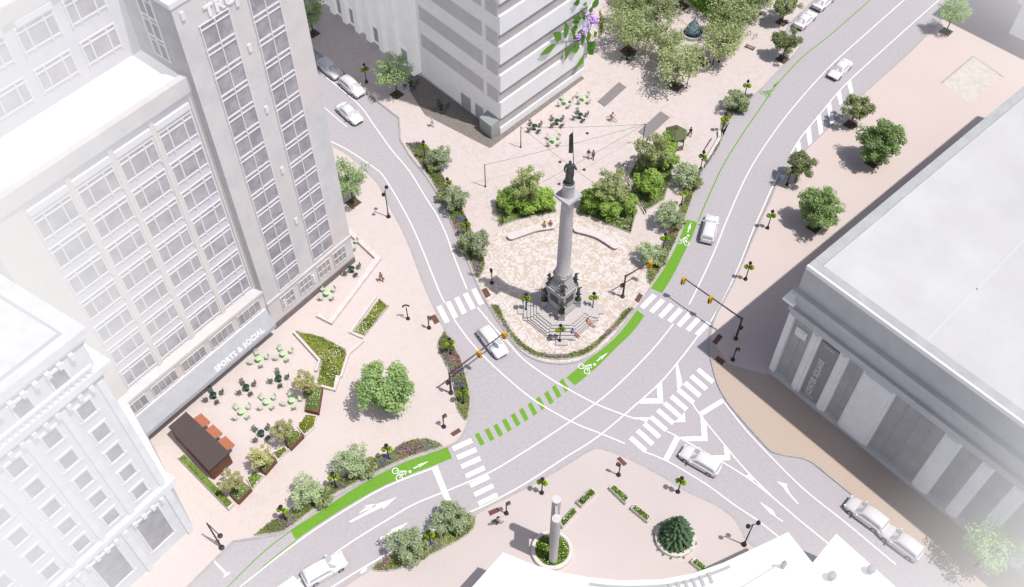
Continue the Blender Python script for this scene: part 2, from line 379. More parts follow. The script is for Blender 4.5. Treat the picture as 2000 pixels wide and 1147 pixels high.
def area(poly): return abs(sum(poly[i][0] * poly[(i + 1) % len(poly)][1] - poly[(i + 1) % len(poly)][0] * poly[i][1] for i in range(len(poly)))) / 2
def sample(poly, n, rnd):
    xs = [p[0] for p in poly]; ys = [p[1] for p in poly]; out = []; k = 0
    while len(out) < n and k < n * 40:
        k += 1; p = (rnd.uniform(min(xs), max(xs)), rnd.uniform(min(ys), max(ys)))
        if inside(p, poly): out.append(p)
    return out

# ------------------------------------------------------------------ the setting: ground, roads, pavements
ground = MB(); S_ = 2500
ground.quad((-S_, -S_, 0), (S_, -S_, 0), (S_, S_, 0), (-S_, S_, 0))
struct(ground.build('road', 'asphalt'))
kerbA = [(600, 262), (640, 280), (680, 303), (712, 332), (740, 362), (765, 411), (779, 436), (800, 481), (814, 519), (830, 561), (849, 603), (866, 640), (887, 670), (903, 700), (912, 729), (918, 757), (920, 785), (914, 822), (905, 845), (893, 862), (874, 872), (829, 887), (794, 899), (745, 921), (703, 943), (654, 970), (616, 997), (565, 1035), (520, 1047), (455, 1057), (366, 1146), (300, 1215)]
kerbA_w = smooth_line(GP(kerbA[:29])) + GP(kerbA[29:])
polyA = kerbA_w + [G(-900, 1215), G(-900, 262)]
kerbB1 = [(480, -40), (594, 82), (667, 138), (716, 181), (779, 230)]
kerbB2 = [(781, 255), (782, 272), (789, 284), (803, 307), (831, 342), (856, 381), (870, 408), (887, 446), (905, 488), (926, 540), (939, 568), (952, 592), (970, 622), (991, 651), (1008, 675), (1033, 695), (1060, 706), (1095, 710), (1127, 706), (1158, 692), (1186, 670), (1214, 638), (1236, 610), (1250, 593), (1271, 560), (1298, 520), (1322, 474), (1339, 429), (1349, 400), (1370, 345), (1387, 307), (1408, 265), (1433, 230), (1457, 199), (1474, 185), (1497, 163), (1520, 138), (1550, 108), (1562, 92)]
kerbB3 = [(1535, 60), (1540, 48), (1590, 0), (1650, -60)]
kerbB_w = GP(kerbB1) + smooth_line(GP(kerbB2)) + GP(kerbB3)
polyB = kerbB_w + [G(1650, -330), G(480, -330)]
kerbC = [(1940, -60), (1820, 59), (1766, 112), (1689, 181), (1644, 227), (1605, 262), (1567, 300), (1543, 331), (1522, 352), (1504, 392), (1473, 460), (1445, 526), (1421, 575), (1400, 613), (1388, 650), (1386, 676), (1390, 704), (1402, 748), (1420, 782), (1448, 817), (1480, 853), (1504, 878), (1522, 886), (1550, 891), (1581, 899), (1619, 928), (1679, 977), (1728, 1017), (1780, 1057), (1829, 1097), (1881, 1145), (1960, 1215)]
kerbC_w = smooth_line(GP(kerbC))
polyC = kerbC_w + [G(2900, 1215), G(2900, -60)]
kerbD = [(560, 1215), (650, 1160), (700, 1127), (740, 1102), (800, 1067), (850, 1041), (900, 1015), (930, 1004), (960, 986), (995, 969), (1047, 943), (1099, 912), (1148, 882), (1169, 876), (1190, 881), (1232, 898), (1291, 929), (1344, 961), (1396, 985), (1431, 1010), (1448, 1036), (1457, 1054), (1480, 1074), (1520, 1108), (1570, 1150), (1640, 1215)]
kerbD_w = smooth_line(GP(kerbD))
polyD = kerbD_w
def pavement(name, poly, mt, kerb_pts):
    b = MB(); b.prism(poly, 0.0, 0.12, 1, 0); o = struct(b.build(name, [mt, 'kerb']))
    k = MB(); k.ribbon(kerb_pts, 0.24, 0.1245); struct(k.build('kerb', 'kerb'))
    return o
pavement('west_pavement', polyA, 'pave_west', kerbA_w)
pavement('north_pavement', polyB, 'pave_north', kerbB_w)
pavement('east_pavement', polyC, 'pave_brick', kerbC_w)
pavement('south_pavement', polyD, 'pave_south', kerbD_w)
# tan paving south of the corner, monument mosaic, painted shade strip at the north building
tan = GP([(1388, 660)], 0.124) + [p for p in smooth_line(GP(kerbC[15:])) ] + [G(2900, 1215), G(2900, 760), G(1512, 735), G(1424, 712)]
b = MB(); b.add([(x, y, 0.1225) for x, y in tan], [tuple(range(len(tan)))]); o = struct(b.build('tan_paving', 'pave_tan'))
i0 = 9; bot = [(x, y) for x, y in smooth_line(GP(kerbB2[9:25]))]
mos = bot + GP([(1272, 525), (1245, 488), (1233, 467), (1190, 442), (1158, 428), (1127, 420), (1087, 418), (1055, 424), (1030, 428), (1000, 436), (974, 449), (952, 490), (944, 520)])
b = MB(); b.add([(x, y, 0.1225) for x, y in mos], [tuple(range(len(mos)))]); struct(b.build('monument_paving', 'pave_mosaic'))
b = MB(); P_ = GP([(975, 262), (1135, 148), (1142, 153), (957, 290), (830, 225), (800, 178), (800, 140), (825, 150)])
b.add([(x, y, 0.1235) for x, y in P_], [tuple(range(len(P_)))]); struct(b.build('painted_shade', 'pave_shade'))
# planted lawn behind the plaza
for pts in ([(1205, -12), (1214, 8), (1235, 25), (1262, 22), (1272, 12), (1272, -30), (1205, -30)], [(1345, 4), (1398, 48), (1440, 52), (1484, 6), (1470, -40), (1345, -40)]):
    pw = GP(pts); b = MB(); b.prism(pw, 0.12, 0.17, 0)
    rnd = random.Random(3)
    for x, y in sample(pw, 900, rnd):
        a = rnd.uniform(0, 6.28); s = rnd.uniform(0.15, 0.3)
        b.add([(x - s * math.cos(a), y - s * math.sin(a), 0.17), (x + s * math.cos(a), y + s * math.sin(a), 0.17), (x + rnd.uniform(-.1, .1), y + rnd.uniform(-.1, .1), 0.17 + s)], [(0, 1, 2)], 0, rnd.random())
    struct(b.build('lawn_grass', 'grass_leaf'), 'stuff')
# ---- painted markings
ZN = [0.004]
def nz():
    ZN[0] += 0.0007; return ZN[0]
def line(pts, wd=0.16, m='white_paint', name='lane_line'):
    b = MB(); b.ribbon(smooth_line(GP(pts, 0)), wd, nz()); return struct(b.build(name, m))
def patch(polys, m='white_paint', name='road_marking'):
    b = MB(); z = nz()
    for p in polys:
        pw = GP(p, 0)
        if sum(pw[i][0] * pw[(i + 1) % len(pw)][1] - pw[(i + 1) % len(pw)][0] * pw[i][1] for i in range(len(pw))) < 0: pw.reverse()
        b.add([(x, y, z) for x, y in pw], [tuple(range(len(pw)))])
    return struct(b.build(name, m))
def zc(x0, y0, k, pts): return [(x0 + a / k, y0 + c / k) for a, c in pts]
K = 2.867
up = [(874, 874), (829, 890), (794, 902), (745, 925), (689, 956), (626, 998), (567, 1036)]
lo = [(578, 1055), (620, 1026), (675, 991), (738, 955), (794, 930), (843, 911), (883, 895)]
def lane(a, c):
    A_, B_ = smooth_line(GP(a, 0)), smooth_line(GP(c, 0)); p = A_ + B_; z = nz(); b = MB()
    if sum(p[i][0] * p[(i + 1) % len(p)][1] - p[(i + 1) % len(p)][0] * p[i][1] for i in range(len(p))) < 0: p.reverse()
    b.add([(x, y, z) for x, y in p], [tuple(range(len(p)))]); struct(b.build('bike_lane', 'green_paint'))
lane(up, lo)
lane([(1106, 738), (1144, 706), (1179, 680), (1210, 651), (1235, 619), (1244, 606)], [(1259, 617), (1235, 649), (1200, 683), (1165, 718), (1123, 753)])
lane([(1341, 429), (1329, 460), (1312, 499), (1291, 533), (1271, 563)], [(1293, 573), (1315, 537), (1336, 495), (1353, 460), (1362, 434)])
ds = [(937, 858), (956, 849), (973, 840.5), (990, 830.5), (1007, 820), (1023, 810), (1040, 799), (1056, 788), (1072, 777), (1087, 765), (1102, 753)]
qs = []
for i, (x, y) in enumerate(ds):
    a = ds[max(0, i - 1)]; c = ds[min(len(ds) - 1, i + 1)]; d = Vector((c[0] - a[0], c[1] - a[1])).normalized(); n = Vector((d.y, -d.x)) if i < 0 else Vector((0.47, 0.88))
    p = Vector((x, y)); t = d * 4.6; h = n * 12.5
    qs.append([tuple(p - t - h), tuple(p + t - h), tuple(p + t + h), tuple(p - t + h)])
patch(qs, 'green_paint', 'bike_crossing')
# lane lines
line([(638, 272), (670, 288), (695, 303), (734, 330), (748, 343), (769, 376), (789, 411), (807, 446), (824, 485), (842, 530), (859, 572), (868, 591)])
line([(560, 92), (605, 126), (695, 199), (730, 244), (765, 293), (800, 335), (834, 390), (852, 418), (871, 457), (887, 502), (912, 565)])
line([(629, 206), (655, 229), (678, 248)], 0.13)
line([(887, 624), (912, 659), (939, 690), (985, 734), (1044, 782), (1117, 824), (1176, 848), (1220, 866)])
line([(932, 600), (964, 638), (995, 672), (1018, 698), (1050, 723), (1092, 750), (1162, 788), (1218, 810), (1245, 819)])
line([(1880, -40), (1808, 23), (1724, 98), (1665, 152), (1633, 185), (1602, 223), (1567, 265), (1543, 303)])
line([(1522, 338), (1508, 366), (1492, 402), (1470, 452), (1445, 516), (1416, 579), (1388, 628)])
line([(1364, 656), (1322, 710), (1290, 747), (1246, 787), (1169, 852), (1099, 897), (1030, 942), (960, 981), (912, 1003), (815, 1050), (703, 1113), (620, 1165)])
line([(1810, -40), (1766, 0), (1689, 68), (1619, 132), (1550, 209), (1501, 274), (1460, 340), (1422, 424), (1395, 492), (1366, 555), (1346, 595)])
line([(1315, 633), (1277, 680), (1216, 743), (1162, 789), (1082, 845), (1012, 890), (954, 924), (880, 956), (811, 984), (759, 1014), (689, 1057), (620, 1106), (560, 1152)])
line([(1364, 432), (1377, 400), (1412, 324), (1453, 258), (1482, 216), (1517, 166), (1567, 112), (1620, 70), (1700, 0), (1750, -42)], 0.16, 'green_paint')
line([(567, 1038), (515, 1078), (446, 1145), (390, 1200)], 0.13, 'green_paint')
line([(578, 1056), (525, 1098), (474, 1145), (420, 1200)], 0.13, 'green_paint')
line([(848, 914), (794, 934), (738, 959), (675, 996), (613, 1036), (550, 1082), (480, 1138), (420, 1190)])
line([(1303, 843), (1323, 853), (1392, 892), (1452, 928), (1506, 969), (1560, 1015), (1619, 1063), (1680, 1112)])
line([(1352, 788), (1368, 811), (1413, 867), (1459, 921), (1506, 968)])
line([(1415, 787), (1451, 833), (1492, 878), (1567, 953), (1654, 1023), (1750, 1103)])
line([(1260, 883), (1305, 902), (1379, 946), (1431, 984), (1480, 1017), (1522, 1050), (1600, 1112)])
line([(418, 1096), (443, 1122)], 0.22); line([(437, 1127), (449, 1118)], 0.22)
# crosswalks and stop bars
patch([zc(500, 380, K, q) for q in ([(1010, 630), (1038, 620), (1085, 710), (1058, 722)], [(1060, 606), (1088, 597), (1132, 685), (1105, 697)], [(1110, 582), (1136, 572), (1181, 660), (1154, 673)], [(1158, 560), (1185, 549), (1230, 635), (1203, 647)], [(1205, 535), (1231, 524), (1277, 611), (1250, 622)])], name='crosswalk')
patch([zc(900, 380, K, [(x1 - 22, y0), (x1 + 2, y0 + 16), (x0 + 22, y1), (x0, y1 - 16)]) for x0, x1, y0, y1 in ((1003, 1095, 555, 643), (1055, 1143, 582, 668), (1105, 1193, 608, 695), (1156, 1243, 634, 720), (1208, 1293, 659, 745), (1259, 1346, 684, 770), (1310, 1398, 710, 795))], name='crosswalk')
patch([zc(1180, 680, 5.213, q) for q in ([(970, 200), (1125, 330), (1095, 368), (938, 235)], [(905, 268), (1058, 402), (1025, 437), (868, 301)], [(838, 335), (992, 470), (960, 507), (802, 372)], [(768, 403), (925, 540), (895, 575), (735, 440)], [(698, 472), (857, 610), (825, 645), (666, 510)], [(630, 543), (787, 680), (757, 715), (598, 578)], [(560, 614), (720, 750), (690, 785), (528, 648)], [(490, 685), (650, 822), (618, 855), (458, 718)], [(425, 752), (580, 890), (548, 926), (392, 786)], [(355, 821), (512, 962), (478, 998), (322, 856)], [(285, 893), (440, 1032), (408, 1068), (250, 930)])], name='crosswalk')
patch([zc(480, 747, K, q) for q in ([(1153, 360), (1260, 313), (1272, 338), (1165, 385)], [(1178, 410), (1285, 363), (1297, 388), (1190, 435)], [(1202, 462), (1307, 413), (1320, 438), (1213, 485)], [(1227, 515), (1331, 465), (1343, 490), (1238, 538)], [(1251, 567), (1355, 515), (1368, 540), (1263, 590)], [(1275, 618), (1380, 567), (1392, 590), (1286, 642)], [(1298, 669), (1403, 618), (1415, 641), (1309, 693)])], name='crosswalk')
patch([zc(480, 747, K, [(1040, 480), (1073, 465), (1160, 688), (1130, 697)])], name='stop_line')
patch([zc(1180, 680, 5.213, [(965, 655), (1195, 515), (1227, 550), (1000, 690)])], name='stop_line')
patch([zc(1180, 680, 5.213, [(720, 900), (772, 925), (655, 1147), (600, 1130)])], name='stop_line')
hz = [[(535, 385), (587, 330), (602, 565), (355, 567), (410, 515), (545, 515)], [(735, 150), (750, 158), (797, 358), (792, 385), (745, 415), (727, 170)], [(310, 708), (465, 708), (432, 757)], [(820, 650), (826, 755), (712, 757), (790, 688)],
      [(978, 690), (1003, 695), (1043, 770), (1053, 948), (838, 950), (770, 905), (993, 897)], [(1215, 990), (1277, 1060), (1284, 1143), (1175, 1147), (1100, 1095), (1228, 1093)]]
patch([zc(1180, 680, 5.213, q) for q in hz], name='hatched_marking')
patch([zc(960, 747, K, [(1428, 495), (1458, 530), (1470, 552), (1408, 520), (1440, 522)])], name='hatched_marking')
patch([zc(1480, 0, K, q) for q in ([(500, 465), (522, 453), (536, 518), (517, 530)], [(440, 527), (465, 511), (476, 580), (458, 590)], [(385, 590), (408, 570), (430, 690), (405, 702)], [(328, 655), (352, 638), (368, 748), (345, 766)], [(270, 732), (295, 710), (306, 805), (284, 825)], [(215, 812), (237, 791), (247, 865), (224, 880)])], name='hatched_marking')
patch([[(706, 1126), (704, 1117), (716, 1107), (717, 1112)]], name='road_marking')
# arrows
patch([zc(480, 747, K, q) for q in ([(577, 780), (735, 692), (725, 686), (846, 643), (770, 710), (765, 698), (592, 784)], [(628, 738), (680, 695), (662, 692), (728, 680), (700, 700), (712, 702), (660, 722)])], name='turn_arrow')
patch([zc(480, 747, K, [(748, 872), (820, 832), (813, 826), (908, 785), (848, 842), (844, 834), (756, 880)])], name='turn_arrow')
patch([zc(1480, 747, K, q) for q in ([(104, 553), (168, 572), (160, 580), (185, 630), (172, 612), (230, 680), (225, 685), (160, 615), (140, 585)],)], name='turn_arrow')
patch([zc(1480, 747, K, [(5, 664), (82, 715), (108, 752), (95, 742), (143, 778), (136, 782), (82, 742), (68, 735)])], name='turn_arrow')
# bicycle symbols: drawn in a local frame, "up" along the lane
def bike_symbol(c, ahead, m, arrow=True, s=1.0, outline=False):
    p0 = Vector(G(*c, 0)); d = (Vector(G(*ahead, 0)) - p0).normalized(); r = Vector((d.y, -d.x)); z = nz(); b = MB()
    T = lambda x, y: (p0.x + r.x * x * s + d.x * y * s, p0.y + r.y * x * s + d.y * y * s, z)
    def ring(cx, cy, ra, rb, n=20):
        for i in range(n):
            a, e = 2 * math.pi * i / n, 2 * math.pi * (i + 1) / n
            b.quad(T(cx + ra * math.cos(a), cy + ra * math.sin(a)), T(cx + rb * math.cos(a), cy + rb * math.sin(a)), T(cx + rb * math.cos(e), cy + rb * math.sin(e)), T(cx + ra * math.cos(e), cy + ra * math.sin(e)))
    def seg(x0, y0, x1, y1, wd=0.09):
        l = math.hypot(x1 - x0, y1 - y0); nx, ny = -(y1 - y0) / l * wd / 2, (x1 - x0) / l * wd / 2
        b.quad(T(x0 - nx, y0 - ny), T(x1 - nx, y1 - ny), T(x1 + nx, y1 + ny), T(x0 + nx, y0 + ny))
    ring(-0.5, 0, 0.30, 0.40); ring(0.5, 0, 0.30, 0.40)
    seg(-0.5, 0, -0.15, 0.62); seg(-0.15, 0.62, 0.3, 0.5); seg(0.5, 0, 0.3, 0.75); seg(-0.1, 0.55, 0.05, 0.0); seg(0.05, 0.0, 0.3, 0.5); seg(-0.1, 0.62, 0.22, 1.12, 0.2); seg(0.2, 1.1, 0.45, 0.8, 0.1)
    ring(0.38, 1.42, 0.0, 0.17, 12)
    if arrow:
        seg(0.2, 1.95, 0.2, 2.7, 0.15); b.add([T(0.0, 2.55), T(0.4, 2.55), T(0.2, 3.9)], [(0, 1, 2)])
    struct(b.build('bike_symbol', m))
bike_symbol((776, 927), (822, 905), 'white_paint')
bike_symbol((1141, 721), (1180, 691), 'white_paint')
bike_symbol((1334, 474), (1346, 437), 'white_paint')
bike_symbol((1494, 184), (1517, 160), 'green_paint')
# tactile plates at the crossings
for pts in ([(940, 566), (950, 562), (959, 577), (949, 583)], [(840, 618), (850, 614), (859, 629), (849, 634)], [(1239, 587), (1248, 572), (1256, 577), (1247, 592)], [(1391, 668), (1404, 652), (1412, 658), (1399, 674)],
            [(1396, 702), (1402, 695), (1417, 706), (1410, 714)], [(879, 847), (896, 836), (901, 843), (885, 853)], [(1204, 896), (1211, 892), (1225, 906), (1218, 911)], [(953, 999), (972, 991), (976, 999), (957, 1008)]):
    pw = GP(pts); b = MB(); b.prism(pw, 0.12, 0.131); struct(b.build('tactile_paving', 'tactile'))

# ------------------------------------------------------------------ buildings
class Face:
    """local frame of a facade: a = along, o = outward, z = up"""
    def __init__(s, p, ang):
        s.p = p; s.ang = R(ang); s.e = (math.cos(s.ang), math.sin(s.ang)); s.n = (math.sin(s.ang), -math.cos(s.ang))
    def __call__(s, a, o, z): return (s.p[0] + s.e[0] * a + s.n[0] * o, s.p[1] + s.e[1] * a + s.n[1] * o, z)
    def xy(s, a, o): return s(a, o, 0)[:2]
    def box(s, b, a0, a1, o0, o1, z0, z1, m=0):
        c = s((a0 + a1) / 2, (o0 + o1) / 2, (z0 + z1) / 2)
        return b.box(c, (abs(a1 - a0), abs(o1 - o0), abs(z1 - z0)), s.ang, m)
    def matrix(s, a, o, z, vertical=False, tilt=0.0):
        e = Vector((s.e[0], s.e[1], 0)); n = Vector((s.n[0], s.n[1], 0)); u = Vector((0, 0, 1))
        if tilt: u, n = u * math.cos(tilt) - n * math.sin(tilt), n * math.cos(tilt) + u * math.sin(tilt)
        x, y = (u, -e) if vertical else (e, u)
        return Matrix(((x.x, y.x, n.x, s(a, o, z)[0]), (x.y, y.y, n.y, s(a, o, z)[1]), (x.z, y.z, n.z, z), (0, 0, 0, 1)))
def letters(txt, size, mt, parent, mtx, name='lettering', sx=1.0):
    c = bpy.data.curves.new(name, 'FONT'); c.body = txt; c.size = size; c.extrude = 0.06; c.offset = 0.035 * size; c.materials.append(M[mt])
    c.space_character = 1.12
    o = bpy.data.objects.new(name, c); COL.objects.link(o)
    me = bpy.data.meshes.new_from_object(o.evaluated_get(bpy.context.evaluated_depsgraph_get())); me.name = name
    bpy.data.objects.remove(o); me.materials.clear(); me.materials.append(M[mt])
    r = bpy.data.objects.new(name, me); COL.objects.link(r); r.parent = parent; r.matrix_local = mtx @ Matrix.Diagonal((sx, 1, 1, 1)); return r

def three_light(face, a0, a1, o, z0, z1, parent, cols, sill=True, rows=(0.24,), bars='win_white', pane='pane', nm='window', ext=0.25):
    """one window: white bars in front of a recessed pane"""
    f = MB(); wd = 0.125 if ext else 0.095
    xs = [a0 + (a1 - a0) * q for q in cols]
    for x in xs: face.box(f, x - wd / 2, x + wd / 2, o - 0.02, o + 0.14, z0 - ext, z1 + ext * 0.4)
    for q in (0,) + tuple(rows) + (1,):
        z = z1 - (z1 - z0) * q; face.box(f, a0 - 0.1, a1 + 0.1, o - 0.02, o + 0.11, z - wd / 2, z + wd / 2)
    wo_ = f.build(nm, bars, parent)
    p = MB(); p.quad(face(a0, o, z0), face(a1, o, z0), face(a1, o, z1), face(a0, o, z1)); p.build('pane', pane, wo_)
    return wo_

# ---- west office building with tower
FW = Face(G(303, 836, 0), 50.6)
ob = thing('office_building', 'tall pale stone office building with a tower, gridded windows and grey shop awning', 'building', (0, 0, 0))
b = MB()
o1 = -0.9
wallm, stonem, tanm, sidem = 0, 1, 2, 3
b.prism([FW.xy(-4.2, o1), FW.xy(18.6, o1), FW.xy(18.6, -7.5), FW.xy(-4.2, -7.5)], 0, 40.2, wallm)
ob_wall = b.build('wall', ['west_wall', 'west_stone', 'west_tan', 'west_side'], ob)
b = MB()                                                # pilasters, spandrel ledges and parapet
pit = 4.68; a_first = -0.1
cols_a = [(a_first + pit * i, a_first + pit * i + 3.95) for i in range(4)]
edges = [-4.2] + [c for c in []]
for i, (x0, x1) in enumerate([(-4.2, -0.4), (3.98, 4.45), (8.66, 9.13), (13.34, 13.81), (18.15, 18.6)]):
    FW.box(b, x0, x1, o1, o1 + 0.25, 7.6, 39.3, 1)
b.build('pilaster', ['west_tan', 'west_tan'], ob)
b = MB(); b.prism([FW.xy(-4.5, o1 + 0.55), FW.xy(18.58, o1 + 0.55), FW.xy(18.58, o1 - 0.2), FW.xy(-4.5, o1 - 0.2)], 39.2, 41.0)
b.prism([FW.xy(-4.5, o1 - 0.25), FW.xy(-4.1, o1 - 0.25), FW.xy(-4.1, -7.4), FW.xy(-4.5, -7.4)], 39.2, 41.0)
b.build('parapet', 'west_stone', ob)
b = MB(); b.add([FW(-4.05, o1 - 0.25, 40.4), FW(18.55, o1 - 0.25, 40.4), FW(18.55, -7.5, 40.4), FW(-4.05, -7.5, 40.4)], [(0, 1, 2, 3)]); b.build('roof', 'roof_white', ob)
for i, (x0, x1) in enumerate(cols_a):
    for k in range(7):
        z0 = 8.9 + 4.2 * k
        three_light(FW, x0, x1, o1 + 0.06, z0 - .25, z0 + 2.6, ob, (0, 0.27, 0.73, 1), rows=(0.2,), ext=0.3)
for x0, x1 in cols_a:
    b = MB(); FW.box(b, x0 - 0.1, x1 + 0.1, o1, o1 + 0.3, 37.2, 37.9); b.build('ledge', 'win_white', ob)
# rear block above the roof
b = MB(); b.prism([FW.xy(-16, -7.5), FW.xy(19.5, -7.5), FW.xy(19.5, -24), FW.xy(-16, -24)], 0, 51.5, 0)
FW.box(b, -16, 19.5, -7.5, -7.1, 50.2, 51.7, 1); b.build('rear_block', ['west_wall', 'west_stone'], ob)
b = MB(); b.add([FW(-16, -7.2, 51.75), FW(19.5, -7.2, 51.75), FW(19.5, -24, 51.75), FW(-16, -24, 51.75)], [(0, 1, 2, 3)]); b.build('roof', 'roof_white', ob)
for i in range(4):
    for k in range(2):
        x0 = -1.6 + 4.9 * i; z0 = 42.2 + 4.5 * k
        if x0 + 3.7 < 18.6: three_light(FW, x0, x0 + 3.7, -7.44, z0, z0 + 2.5, ob, (0, 0.25, 0.75, 1), rows=(0.2,))
for i in range(4):
    b = MB(); FW.box(b, -1.4 + 4.9 * i, 2.2 + 4.9 * i, -7.5, -7.1, 49.4, 50.0); b.build('ledge', 'win_white', ob)
# tower
ta0, ta1, to = 18.6, 32.9, 0.45
b = MB(); b.prism([FW.xy(ta0, to), FW.xy(ta1, to), FW.xy(ta1, -14), FW.xy(ta0, -14)], 0, 49.0, 0)
tw = b.build('tower', ['west_stone', 'west_side'], ob)
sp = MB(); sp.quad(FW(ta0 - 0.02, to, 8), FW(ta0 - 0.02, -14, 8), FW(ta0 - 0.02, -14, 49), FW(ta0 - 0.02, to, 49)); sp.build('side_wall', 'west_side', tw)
b = MB(); b.prism([FW.xy(ta0 - 0.15, to + 0.15), FW.xy(ta1 + 0.15, to + 0.15), FW.xy(ta1 + 0.15, -14), FW.xy(ta0 - 0.15, -14)], 49.0, 49.5); b.build('parapet', 'win_white', tw)
for s0 in (20.8, 26.6):
    for k in range(14):
        z0 = 6.0 + 2.85 * k + (0.0 if s0 < 25 else 0.3)
        three_light(FW, s0, s0 + 3.4, to + 0.05, z0, z0 + 2.78, ob, (0, 0.5, 1), rows=(0.2,), ext=0.0)
LW = Face(FW.xy(ta0 - 0.04, to), 50.6 + 90)             # left side of the tower, facing away down the street
LW = Face(FW.xy(ta0 - 0.05, -14), 50.6 - 90)
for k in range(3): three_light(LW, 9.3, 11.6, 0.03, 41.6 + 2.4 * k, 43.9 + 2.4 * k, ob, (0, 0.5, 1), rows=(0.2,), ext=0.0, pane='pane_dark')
for a, z in ((25.4, 40.5), (25.5, 32.4), (25.5, 23.4), (19.5, 47.8), (25.3, 45.9), (25.6, 14.8)):
    b = MB(); FW.box(b, a - 0.2, a + 0.2, to, to + 0.2, z - 0.42, z + 0.42); b.build('wall_lamp', 'win_white', ob)
letters('TRU', 1.75, 'sign_white', ob, FW.matrix(21.7, to + 0.14, 46.25))
# podium, shop front and awning
po = 0.3
b = MB(); b.prism([FW.xy(-4.2, po), FW.xy(18.55, po), FW.xy(18.55, o1 - .1), FW.xy(-4.2, o1 - .1)], 3.2, 8.0, 0)
FW.box(b, -4.3, 18.55, po, po + 0.22, 7.7, 8.15, 0); b.build('podium', ['west_stone'], ob)
for i in range(5): three_light(FW, -2.6 + 4.25 * i, 0.7 + 4.25 * i, po + 0.05, 5.3, 7.2, ob, (0, 0.25, 0.5, 0.75, 1), rows=(), ext=0.0, bars='west_stone')
b = MB(); FW.box(b, ta0, ta1, to, to + 0.2, 5.3, 5.6); b.build('ledge', 'west_stone', ob)
for x in (20.6, 23.6, 26.8, 29.6): three_light(FW, x, x + 2.0, to + 0.05, 2.3, 4.7, ob, (0, 0.33, 0.67, 1), rows=(0.5,), ext=0.0, bars='west_stone')
b = MB(); FW.box(b, ta0 + 0.02, ta1, to, to + 0.12, 0.12, 1.1); b.build('plinth', 'shop_dark', ob)
for a in (21, 26): b = MB(); FW.box(b, a - .15, a + .15, to, to + .2, 2.6, 4.0); b.build('wall_lamp', 'win_white', ob)
b = MB(); b.quad(FW(-4.0, o1 + 0.1, 0.12), FW(18.5, o1 + 0.1, 0.12), FW(18.5, o1 + 0.1, 3.3), FW(-4.0, o1 + 0.1, 3.3)); b.build('shop_front', 'shop_dark', ob)
aw = MB()
A0, A1 = -2.9, 18.2
aw.quad(FW(A0, po + 0.3, 5.0), FW(A0, po + 1.5, 2.9), FW(A1, po + 1.5, 2.9), FW(A1, po + 0.3, 5.0), 0)
aw.quad(FW(A0, po + 1.5, 2.9), FW(A0, po + 1.5, 2.3), FW(A1, po + 1.5, 2.3), FW(A1, po + 1.5, 2.9), 0)
aw.quad(FW(A0, po + 0.02, 5.0), FW(A0, po + 0.3, 5.0), FW(A1, po + 0.3, 5.0), FW(A1, po + 0.02, 5.0), 1)
for a in (A0, A1): aw.add([FW(a, po + 0.02, 5.0), FW(a, po + 0.3, 5.0), FW(a, po + 1.5, 2.9), FW(a, po + 1.5, 2.3), FW(a, po + 0.02, 2.3)], [(0, 1, 2, 3, 4)], 2)
awo = aw.build('awning', ['awning', 'win_white', 'shop_dark'], ob)
tl = math.atan2(1.2, 2.1)
letters('SPORTS & SOCIAL', 0.92, 'sign_white', awo, FW.matrix(8.9, po + 1.38, 3.12, tilt=tl), sx=0.93)

# ---- ornate white building, lower left
swc = G(378, 1030, 0)
FS = Face(swc, 51.5)                                    # front facade runs back from the corner
sb = thing('ornate_building', 'bleached white ornate building with cornices and rows of small square windows at the street corner', 'building')
b = MB(); FR = Face(swc, 123)
rear = FR.xy(11.5, 0)
fpl = [swc, FS.xy(-26, 0), (FS.xy(-26, 0)[0] - 14, FS.xy(-26, 0)[1] + 14), rear]
FT = Face(swc, 148); fp = [swc, FS.xy(-26, 0), (FS.xy(-26, 0)[0] - 14, FS.xy(-26, 0)[1] + 12), FT.xy(16, 0)]
b.prism(fpl, 0, 9.9); b.prism(fp, 9.9, 37.0); sb_w = b.build('wall', 'sw_wall', sb)
def ring_slab(b, d, z0, z1):
    cx_ = sum(p[0] for p in fp) / 4; cy_ = sum(p[1] for p in fp) / 4
    b.prism([(p[0] + (p[0] - cx_) / math.hypot(p[0] - cx_, p[1] - cy_) * d, p[1] + (p[1] - cy_) / math.hypot(p[0] - cx_, p[1] - cy_) * d) for p in fp], z0, z1)
for d_, za, zb_ in ((0.9, 37.0, 38.0), (1.3, 32.2, 33.0), (1.0, 10.6, 11.3)):
    b = MB(); ring_slab(b, d_, za, zb_); ring_slab(b, d_ * .5, za - .55, za); b.build('cornice', 'sw_trim', sb)
for d_, za, zb_ in ((.12, 30.9, 31.6), (.12, 9.6, 10.0), (.1, 36.0, 36.3)): b = MB(); ring_slab(b, d_, za, zb_); b.build('shade_band', 'sw_shade', sb)  # dark bands under the cornices, their shade put into the colour
b = MB(); cx_ = sum(p[0] for p in fp) / 4; cy_ = sum(p[1] for p in fp) / 4
b.add([(cx_ + (p[0] - cx_) * .97, cy_ + (p[1] - cy_) * .97, 38.03) for p in fp], [(0, 1, 2, 3)]); b.build('roof', 'sw_trim', sb)
b = MB(); b.ribbon([(cx_ + (p[0] - cx_) * .93, cy_ + (p[1] - cy_) * .93) for p in (fp[1], fp[0], fp[3])], .45, 38.06); b.build('parapet_shade', 'sw_shade', sb)  # dark strip painting the parapet's shadow onto the roof
b = MB(); b.prism([(p[0] + (0.5 if i in (0,) else 0), p[1]) for i, p in enumerate(fpl)], 9.95, 10.4); b.build('podium_roof', 'sw_trim', sb)
FRF = Face(rear, 123 - 180)                            # right facade, read from its far end
b = MB()
for a in (-0.45, -4.35, -7.85, -11.35): FS.box(b, a - 0.3, a + 0.3, 0, 0.3, 11.3, 31.0)
for a in (0.4, 4.2, 8.0, 11.2): FRF.box(b, a - 0.35, a + 0.35, 0, 0.4, 0.12, 10.6)
